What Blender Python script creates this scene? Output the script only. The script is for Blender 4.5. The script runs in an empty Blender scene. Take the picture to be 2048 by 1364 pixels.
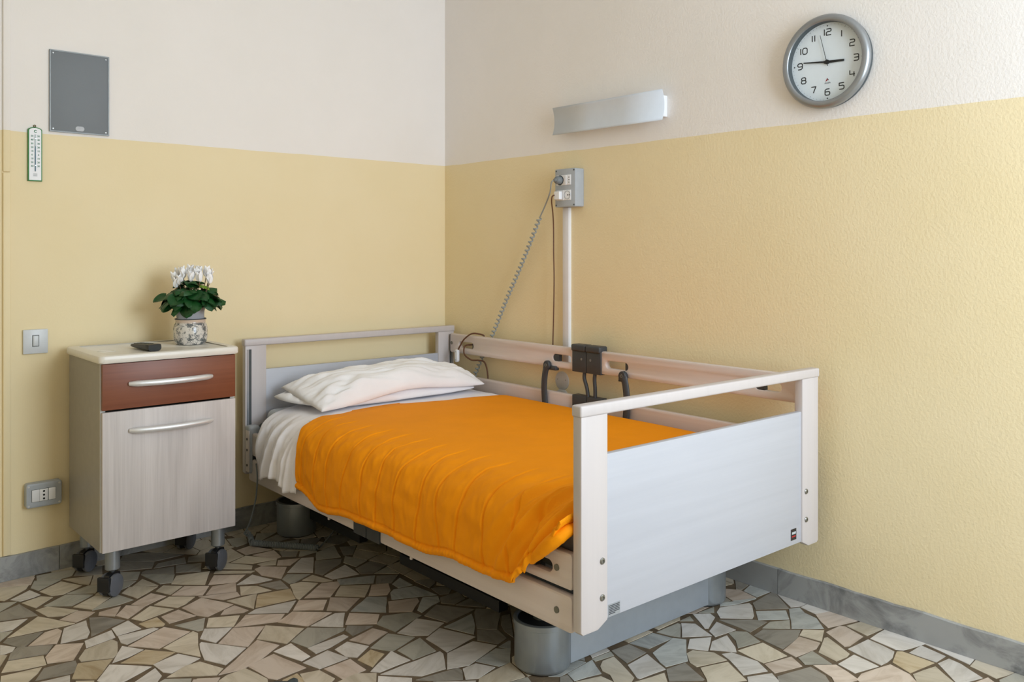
import bpy, bmesh, math, random
from mathutils import Vector, Matrix, noise
random.seed(7)
S = bpy.context.scene
COL = S.collection
PI = math.pi

# ------------------------------------------------------------------ camera
cam_d = bpy.data.cameras.new('camera')
cam = bpy.data.objects.new('camera', cam_d)
COL.objects.link(cam)
cam.location = (-3.002, -3.964, 1.32)
cam.rotation_euler = (PI / 2, 0, math.radians(-41.53))
cam_d.sensor_width = 36.0
cam_d.lens = 1744.6 * 36 / 2048
cam_d.shift_y = -180.0 / 2048
S.camera = cam

# ------------------------------------------------------------------ light
world = bpy.data.worlds.new('overcast_sky')
S.world = world
world.use_nodes = True
wb = world.node_tree.nodes['Background']
wb.inputs[0].default_value = (0.72, 0.84, 1.0, 1)
wb.inputs[1].default_value = 1.0

def window_light(name, loc, sx, sy, rot, power, col):
    l = bpy.data.lights.new(name, 'AREA')
    l.shape = 'RECTANGLE'; l.size = sx; l.size_y = sy; l.energy = power; l.color = col
    o = bpy.data.objects.new(name, l); COL.objects.link(o)
    o.location = loc; o.rotation_euler = rot
    return o
# daylight entering by the tall window in the wall behind the camera (wall opposite the headboard)
window_light('window_daylight', (-0.90, -4.88, 1.80), 1.4, 2.0, (PI / 2, 0, 0), 98, (0.76, 0.88, 1.0))
S.view_settings.view_transform = 'Standard'
S.view_settings.look = 'None'
S.view_settings.exposure = 0.0
S.view_settings.gamma = 1.0
S.view_settings.use_curve_mapping = False
S.cycles.diffuse_bounces = 6
S.cycles.max_bounces = 12

# ------------------------------------------------------------------ materials
def srgb(r, g, b):
    f = lambda c: c / 12.92 if c <= 0.04045 else ((c + 0.055) / 1.055) ** 2.4
    return (f(r / 255), f(g / 255), f(b / 255), 1)

class NT:
    def __init__(s, name):
        s.m = bpy.data.materials.new(name); s.m.use_nodes = True
        s.t = s.m.node_tree; s.b = s.t.nodes['Principled BSDF']
    def n(s, typ, **kw):
        nd = s.t.nodes.new(typ)
        for k, v in kw.items():
            if k.startswith('i_'):
                key = k[2:]
                key = int(key) if key.isdigit() else key
                nd.inputs[key].default_value = v
            else: setattr(nd, k, v)
        return nd
    def l(s, a, b): s.t.links.new(a, b)
    def ramp(s, fac, stops, interp='LINEAR'):
        r = s.n('ShaderNodeValToRGB'); r.color_ramp.interpolation = interp
        e = r.color_ramp.elements
        while len(e) < len(stops): e.new(0.5)
        for i, (p, c) in enumerate(stops): e[i].position = p; e[i].color = c
        s.l(fac, r.inputs[0]); return r.outputs[0]
    def coord(s, kind='Object', scale=(1, 1, 1), rot=(0, 0, 0), loc=(0, 0, 0)):
        c = s.n('ShaderNodeTexCoord'); m = s.n('ShaderNodeMapping')
        m.inputs['Scale'].default_value = scale; m.inputs['Rotation'].default_value = rot
        m.inputs['Location'].default_value = loc
        s.l(c.outputs[kind], m.inputs['Vector']); return m.outputs[0]
    def noise(s, vec, scale, detail=4, rough=.55, dist=0):
        n = s.n('ShaderNodeTexNoise'); n.inputs['Scale'].default_value = scale
        n.inputs['Detail'].default_value = detail; n.inputs['Roughness'].default_value = rough
        n.inputs['Distortion'].default_value = dist
        if vec is not None: s.l(vec, n.inputs['Vector'])
        return n.outputs['Fac']
    def bump(s, h, strength, dist=.01):
        b = s.n('ShaderNodeBump'); b.inputs['Strength'].default_value = strength
        b.inputs['Distance'].default_value = dist
        s.l(h, b.inputs['Height']); s.l(b.outputs[0], s.b.inputs['Normal'])
    def mix(s, fac, a, b, mode='MIX'):
        m = s.n('ShaderNodeMix', data_type='RGBA', blend_type=mode)
        for sock, v in ((m.inputs[0], fac), (m.inputs[6], a), (m.inputs[7], b)):
            if hasattr(v, 'is_output'): s.l(v, sock)
            else: sock.default_value = v
        return m.outputs[2]
    def base(s, c):
        if hasattr(c, 'is_output'): s.l(c, s.b.inputs['Base Color'])
        else: s.b.inputs['Base Color'].default_value = c

def simple(name, col, rough=.5, metal=0, var=.06, vscale=30, bump=0, bscale=200, spec=.5, coat=0):
    n = NT(name)
    v = n.coord('Object')
    d = tuple(c * (1 - var * 2) for c in col[:3]) + (1,)
    e = tuple(min(1, c * (1 + var)) for c in col[:3]) + (1,)
    n.base(n.ramp(n.noise(v, vscale, 3), [(.3, d), (.7, e)]))
    n.b.inputs['Roughness'].default_value = rough
    n.b.inputs['Metallic'].default_value = metal
    n.b.inputs['Specular IOR Level'].default_value = spec
    n.b.inputs['Coat Weight'].default_value = coat
    if bump: n.bump(n.noise(v, bscale, 4), bump, .002)
    return n.m

def wood(name, c1, c2, axis, rough=.45, fine=90, bump=.05, contrast=(.35, .65)):
    n = NT(name)
    sc = [fine, fine, fine]; sc[axis] = fine * .022
    v = n.coord('Object', tuple(sc))
    f1 = n.noise(v, 1, 5, .6, .6)
    sc2 = [9, 9, 9]; sc2[axis] = .9
    f2 = n.noise(n.coord('Object', tuple(sc2)), 1, 3, .5, 1.5)
    a = n.ramp(f1, [(contrast[0], c1), (contrast[1], c2)])
    n.base(n.mix(.45, a, n.ramp(f2, [(.35, c1), (.65, c2)])))
    n.b.inputs['Roughness'].default_value = rough
    if bump: n.bump(f1, bump, .001)
    return n.m

M = {}
def wall_mat(name, bumpy):
    n = NT(name)
    geo = n.n('ShaderNodeNewGeometry'); sep = n.n('ShaderNodeSeparateXYZ')
    n.l(geo.outputs['Position'], sep.inputs[0])
    w = n.noise(geo.outputs['Position'], 3.0, 3)
    ad = n.n('ShaderNodeMath', operation='MULTIPLY_ADD'); ad.inputs[1].default_value = .012
    n.l(w, ad.inputs[0]); n.l(sep.outputs['Z'], ad.inputs[2])
    gt = n.n('ShaderNodeMath', operation='GREATER_THAN'); gt.inputs[1].default_value = 1.809
    n.l(ad.outputs[0], gt.inputs[0])
    blot = n.noise(geo.outputs['Position'], 2.2, 4)
    lo = n.ramp(blot, [(.3, YEL1), (.7, YEL2)])
    up = n.ramp(blot, [(.3, CRM1), (.7, CRM2)])
    n.base(n.mix(gt.outputs[0], lo, up))
    n.b.inputs['Roughness'].default_value = .55
    n.b.inputs['Specular IOR Level'].default_value = .25
    s1 = n.noise(geo.outputs['Position'], 95, 4, .6)
    s2 = n.noise(geo.outputs['Position'], 14, 3, .5)
    m = n.n('ShaderNodeMath', operation='MULTIPLY_ADD'); m.inputs[1].default_value = .35
    n.l(s2, m.inputs[0]); n.l(s1, m.inputs[2])
    n.bump(m.outputs[0], bumpy, .006)
    return n.m
YEL1, YEL2 = srgb(233, 216, 175), srgb(236, 220, 182)
CRM1, CRM2 = srgb(234, 229, 224), srgb(238, 233, 229)
M['wall_l'] = wall_mat('painted_plaster', .08)
M['wall_r'] = wall_mat('rough_painted_plaster', .26)
M['ceiling'] = simple('ceiling_paint', srgb(236, 233, 226), .9, var=.02)
M['grout'] = simple('brown_grout', srgb(100, 84, 64), .85, var=.15, vscale=25, bump=.3)

def marble(name, base, vein, rough=.4, stretch=3.2):
    n = NT(name)
    oi = n.n('ShaderNodeObjectInfo')
    geo = n.n('ShaderNodeNewGeometry')
    rnd = n.n('ShaderNodeVectorMath', operation='SCALE'); 
    cb = n.n('ShaderNodeCombineXYZ'); 
    for k in range(3): n.l(oi.outputs['Random'], cb.inputs[k])
    rnd.inputs['Scale'].default_value = 37.0
    n.l(cb.outputs[0], rnd.inputs[0])
    rot = n.n('ShaderNodeVectorRotate', rotation_type='Z_AXIS')
    n.l(geo.outputs['Position'], rot.inputs['Vector'])
    an = n.n('ShaderNodeMath', operation='MULTIPLY'); an.inputs[1].default_value = 29.0
    n.l(oi.outputs['Random'], an.inputs[0]); n.l(an.outputs[0], rot.inputs['Angle'])
    add = n.n('ShaderNodeVectorMath', operation='ADD')
    n.l(rot.outputs[0], add.inputs[0]); n.l(rnd.outputs[0], add.inputs[1])
    st = n.n('ShaderNodeMapping'); st.inputs['Scale'].default_value = (1, stretch, 1)
    n.l(add.outputs[0], st.inputs['Vector'])
    f = n.noise(st.outputs[0], 6, 6, .6, 1.2)
    sp = n.noise(add.outputs[0], 60, 2, .5)
    a = n.ramp(f, [(.34, vein), (.56, base), (1, tuple(min(1, c * 1.08) for c in base[:3]) + (1,))])
    spk = n.ramp(sp, [(.74, (1, 1, 1, 1)), (.78, (.62, .6, .58, 1))])
    c = n.mix(.6, a, n.mix(1.0, a, spk, 'MULTIPLY'))
    hv = n.n('ShaderNodeHueSaturation')
    mr = n.n('ShaderNodeMapRange'); mr.inputs[3].default_value = .86; mr.inputs[4].default_value = 1.1
    n.l(oi.outputs['Random'], mr.inputs[0]); n.l(mr.outputs[0], hv.inputs['Value'])
    n.l(c, hv.inputs['Color'])
    n.base(hv.outputs[0])
    n.b.inputs['Roughness'].default_value = rough
    n.b.inputs['Specular IOR Level'].default_value = .35
    n.bump(n.noise(add.outputs[0], 120, 3), .06, .001)
    return n.m
STONE = {
    'w': marble('pale_marble', srgb(208, 202, 195), srgb(188, 181, 172)),
    'c': marble('cream_marble', srgb(200, 189, 170), srgb(180, 168, 147)),
    'p': marble('rose_beige_marble', srgb(200, 185, 171), srgb(178, 160, 143)),
    't': marble('tan_marble', srgb(188, 172, 144), srgb(166, 146, 114)),
    'g': marble('grey_green_marble', srgb(172, 168, 156), srgb(154, 150, 138)),
    'd': marble('dark_grey_marble', srgb(146, 140, 130), srgb(126, 120, 110)),
    'b': marble('blue_grey_marble', srgb(180, 181, 176), srgb(154, 154, 150)),
}
M['base_marble'] = marble('grey_skirting_marble', srgb(156, 157, 157), srgb(106, 107, 108), .45, 1.0)
M['frame'] = wood('bleached_wood_laminate', srgb(194, 187, 187), srgb(198, 191, 191), 2, .42, 60, .02)
M['rail'] = wood('bleached_wood_rail', srgb(208, 196, 192), srgb(216, 205, 201), 1, .42, 60, .02)
M['panel'] = wood('white_embossed_laminate', srgb(177, 179, 188), srgb(184, 186, 195), 0, .4, 45, .22)
M['alu'] = simple('satin_aluminium', srgb(160, 166, 172), .32, .85, .03)
M['base_grey'] = simple('silver_grey_paint', srgb(150, 156, 161), .33, .62, .02)
M['plinth'] = simple('light_grey_plinth', srgb(160, 167, 176), .4, .2, .02)
M['dark'] = simple('charcoal_plastic', srgb(56, 60, 64), .5, 0, .04)
M['black'] = simple('black_plastic', srgb(26, 27, 30), .45, 0, .05)
M['gasket'] = simple('dark_grey_rubber', srgb(70, 76, 78), .6)
M['steel'] = simple('bolt_steel', srgb(150, 150, 146), .35, .9, .05)
M['bolt'] = simple('dull_bolt_cap', srgb(122, 122, 112), .5, .4, .05)
M['white'] = simple('white_plastic', srgb(232, 233, 236), .4, 0, .01)
M['grey_plastic'] = simple('grey_plastic', srgb(170, 176, 183), .45, 0, .02)
M['switch'] = simple('pale_grey_plastic', srgb(206, 210, 215), .35, 0, .02)
M['hole'] = simple('socket_hole_black', srgb(12, 12, 14), .7)
M['cord'] = simple('grey_cord', srgb(150, 154, 152), .5, 0, .04)
M['cord_d'] = simple('slate_grey_cord', srgb(118, 124, 126), .5, 0, .04)
M['brown'] = simple('brown_cord', srgb(96, 60, 36), .5, 0, .05)
def cloth(name, c, rough=.85, weave=900, var=.03, sheen=.15):
    n = NT(name)
    v = n.coord('Object')
    d = tuple(k * (1 - var * 2) for k in c[:3]) + (1,)
    n.base(n.ramp(n.noise(v, 6, 4), [(.3, d), (.7, c)]))
    n.b.inputs['Roughness'].default_value = rough
    n.b.inputs['Sheen Weight'].default_value = sheen
    n.b.inputs['Specular IOR Level'].default_value = .2
    a = n.noise(v, 26, 6, .62, .8)
    n.bump(a, .22, .006)
    return n.m
M['quilt'] = cloth('orange_cotton', srgb(248, 152, 0), .75, sheen=0)
M['sheet'] = cloth('white_cotton_sheet', srgb(243, 240, 244))
M['pillow'] = cloth('white_cotton_pillowcase', srgb(245, 244, 247))
M['mattress'] = cloth('mattress_ticking', srgb(205, 210, 216))
M['cab_side'] = simple('taupe_laminate', srgb(148, 143, 134), .4, 0, .03)
M['cab_edge'] = simple('grey_edging', srgb(200, 200, 196), .4, 0, .02)
M['door'] = wood('pale_ash_laminate', srgb(180, 173, 171), srgb(208, 201, 199), 2, .45, 120, .05, (.3, .72))
M['drawer'] = wood('cherry_laminate', srgb(116, 64, 42), srgb(132, 78, 53), 0, .42, 70, .02)
M['top'] = simple('ivory_moulded_top', srgb(226, 222, 214), .32, 0, .01)
M['handle'] = simple('brushed_nickel', srgb(226, 227, 229), .42, .55, .02)
M['caster'] = simple('grey_caster_tread', srgb(96, 99, 106), .5, 0, .04)

# ------------------------------------------------------------------ mesh helpers
def tag(o, label=None, cat=None, group=None, kind=None):
    if label: o['label'] = label
    if cat: o['category'] = cat
    if group: o['group'] = group
    if kind: o['kind'] = kind
    return o

def link(name, me, mat=None, parent=None):
    o = bpy.data.objects.new(name, me); COL.objects.link(o)
    if mat is not None and me is not None:
        me.materials.clear(); me.materials.append(mat)
    if parent is not None: o.parent = parent
    return o

def empty(name, loc, rotz=0, label=None, cat=None, group=None, kind=None):
    o = bpy.data.objects.new(name, None); COL.objects.link(o)
    o.location = loc; o.rotation_euler = (0, 0, rotz); o.empty_display_size = .05
    return tag(o, label, cat, group, kind)

def finish(bm, smooth=None):
    me = bpy.data.meshes.new('mesh')
    bmesh.ops.recalc_face_normals(bm, faces=bm.faces)
    if smooth is not None:
        for f in bm.faces: f.smooth = True
        for e in bm.edges:
            if len(e.link_faces) == 2 and e.calc_face_angle(0) > smooth: e.smooth = False
    bm.to_mesh(me); bm.free(); return me

def add_box(bm, lo, hi, bev=0, seg=2):
    b = bmesh.new()
    lo, hi = Vector(lo), Vector(hi)
    bmesh.ops.create_cube(b, size=1)
    for v in b.verts:
        v.co = Vector([(lo[k] + hi[k]) / 2 + v.co[k] * (hi[k] - lo[k]) for k in range(3)])
    if bev: bmesh.ops.bevel(b, geom=b.edges[:], offset=bev, segments=seg, affect='EDGES', profile=.5)
    merge(bm, b)

def merge(bm, b):
    t = bpy.data.meshes.new('t'); b.to_mesh(t); b.free()
    bm.from_mesh(t); bpy.data.meshes.remove(t)

def box(name, lo, hi, mat, parent=None, bev=0, seg=2):
    bm = bmesh.new(); add_box(bm, lo, hi, bev, seg)
    return link(name, finish(bm, .6 if bev else None), mat, parent)

def add_lathe(bm, prof, c=(0, 0, 0), axis='z', n=32, cap=True):
    # prof: list of (r, h)
    rings = []
    for r, h in prof:
        ring = []
        for k in range(n):
            a = 2 * PI * k / n
            p = (r * math.cos(a), r * math.sin(a), h)
            if axis == 'y': p = (p[0], h, p[1])
            elif axis == 'x': p = (h, p[0], p[1])
            ring.append(bm.verts.new(Vector(c) + Vector(p)))
        rings.append(ring)
    for a, b in zip(rings, rings[1:]):
        for k in range(n):
            bm.faces.new((a[k], a[(k + 1) % n], b[(k + 1) % n], b[k]))
    if cap:
        if prof[0][0] > 1e-6: bm.faces.new(rings[0])
        if prof[-1][0] > 1e-6: bm.faces.new(rings[-1])

def lathe(name, prof, mat, parent=None, c=(0, 0, 0), axis='z', n=32, cap=True):
    bm = bmesh.new(); add_lathe(bm, prof, c, axis, n, cap)
    bmesh.ops.remove_doubles(bm, verts=bm.verts, dist=1e-6)
    return link(name, finish(bm, .7), mat, parent)

def add_tube(bm, pts, r, n=8, caps=True, flat=1.0):
    pts = [Vector(p) for p in pts]
    rad = r if isinstance(r, (list, tuple)) else [r] * len(pts)
    up = None; rings = []
    for i, p in enumerate(pts):
        d = (pts[min(i + 1, len(pts) - 1)] - pts[max(i - 1, 0)]).normalized()
        if up is None:
            up = Vector((0, 0, 1)) if abs(d.z) < .9 else Vector((1, 0, 0))
        s = d.cross(up)
        if s.length < 1e-6: s = d.cross(Vector((0, 1, 0)))
        s.normalize(); up = s.cross(d).normalized()
        rings.append([bm.verts.new(p + (s * math.cos(2 * PI * k / n) + up * math.sin(2 * PI * k / n) * flat) * rad[i]) for k in range(n)])
    for a, b in zip(rings, rings[1:]):
        for k in range(n): bm.faces.new((a[k], a[(k + 1) % n], b[(k + 1) % n], b[k]))
    if caps: bm.faces.new(rings[0]); bm.faces.new(rings[-1])

def tube(name, pts, r, mat, parent=None, n=8, flat=1.0):
    bm = bmesh.new(); add_tube(bm, pts, r, n, True, flat)
    return link(name, finish(bm, .9), mat, parent)

def smooth_path(pts, k=8):
    pts = [Vector(p) for p in pts]; out = []
    for i in range(len(pts) - 1):
        p0, p1, p2, p3 = pts[max(i - 1, 0)], pts[i], pts[i + 1], pts[min(i + 2, len(pts) - 1)]
        for j in range(k):
            t = j / k
            out.append(.5 * ((2 * p1) + (p2 - p0) * t + (2 * p0 - 5 * p1 + 4 * p2 - p3) * t * t + (3 * p1 - p0 - 3 * p2 + p3) * t ** 3))
    out.append(pts[-1]); return out

def coil(path, R, pitch, per=10):
    # helix of radius R about a polyline
    out = []; s = 0
    path = [Vector(p) for p in path]
    L = [0]
    for a, b in zip(path, path[1:]): L.append(L[-1] + (b - a).length)
    tot = L[-1]; N = int(tot / pitch * per); i = 0
    for k in range(N + 1):
        d = tot * k / N
        while i < len(L) - 2 and d > L[i + 1]: i += 1
        t = (d - L[i]) / max(1e-9, L[i + 1] - L[i])
        p = path[i].lerp(path[i + 1], t)
        dr = (path[min(i + 2, len(path) - 1)] - path[max(i - 1, 0)]).normalized()
        a = dr.cross(Vector((.3, .2, 1))).normalized() if abs(dr.z) < .95 else dr.cross(Vector((1, 0, 0))).normalized()
        b = dr.cross(a)
        th = 2 * PI * k / per
        out.append(p + (a * math.cos(th) + b * math.sin(th)) * R)
    return out

def rrect(x0, y0, x1, y1, r, n=5):
    pts = []
    for cx, cy, a0 in ((x1 - r, y1 - r, 0), (x0 + r, y1 - r, PI / 2), (x0 + r, y0 + r, PI), (x1 - r, y0 + r, 1.5 * PI)):
        for k in range(n + 1):
            a = a0 + PI / 2 * k / n
            pts.append((cx + r * math.cos(a), cy + r * math.sin(a)))
    return pts

AX = {'yz': lambda x, y, z: (z, x, y), 'xz': lambda x, y, z: (x, z, y), 'xy': lambda x, y, z: (x, y, z)}
def prism_mesh(loops, d0, d1, plane='xz', bev=0):
    # loops: outline then holes in 2D; extruded from d0 to d1 along the third axis
    cu = bpy.data.curves.new('c', 'CURVE'); cu.dimensions = '2D'; cu.fill_mode = 'BOTH'
    for lp in loops:
        sp = cu.splines.new('POLY'); sp.points.add(len(lp) - 1)
        for p, q in zip(sp.points, lp): p.co = (q[0], q[1], 0, 1)
        sp.use_cyclic_u = True
    cu.extrude = max((abs(d1 - d0)) / 2 - bev, 0)
    cu.bevel_depth = bev; cu.offset = -bev; cu.bevel_resolution = 1
    o = bpy.data.objects.new('c', cu)
    me = bpy.data.meshes.new_from_object(o)
    bpy.data.objects.remove(o); bpy.data.curves.remove(cu)
    mid = (d0 + d1) / 2; f = AX[plane]
    for v in me.vertices: v.co = f(v.co.x, v.co.y, v.co.z + mid)
    bm = bmesh.new(); bm.from_mesh(me); bpy.data.meshes.remove(me)
    bmesh.ops.remove_doubles(bm, verts=bm.verts, dist=1e-5)
    return finish(bm, .5)

def prism(name, loops, d0, d1, mat, parent=None, plane='xz', bev=0):
    return link(name, prism_mesh(loops, d0, d1, plane, bev), mat, parent)

def text_mesh(body, size, x, z, y, w=1.0, align='CENTER', bold=0):
    cu = bpy.data.curves.new('f', 'FONT'); cu.body = body; cu.size = size
    cu.align_x = align; cu.align_y = 'CENTER'; cu.extrude = .0002; cu.offset = bold
    cu.resolution_u = 3
    o = bpy.data.objects.new('f', cu)
    me = bpy.data.meshes.new_from_object(o)
    bpy.data.objects.remove(o); bpy.data.curves.remove(cu)
    for v in me.vertices: v.co = (x + v.co.x * w, y - v.co.z, z + v.co.y)
    return me

def text(name, body, size, x, z, y, mat, parent, w=1.0, bold=0):
    return link(name, text_mesh(body, size, x, z, y, w, 'CENTER', bold), mat, parent)

def copy_tree(o, parent=None):
    c = o.copy(); COL.objects.link(c); c.parent = parent
    for ch in list(o.children): copy_tree(ch, c)
    return c

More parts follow.
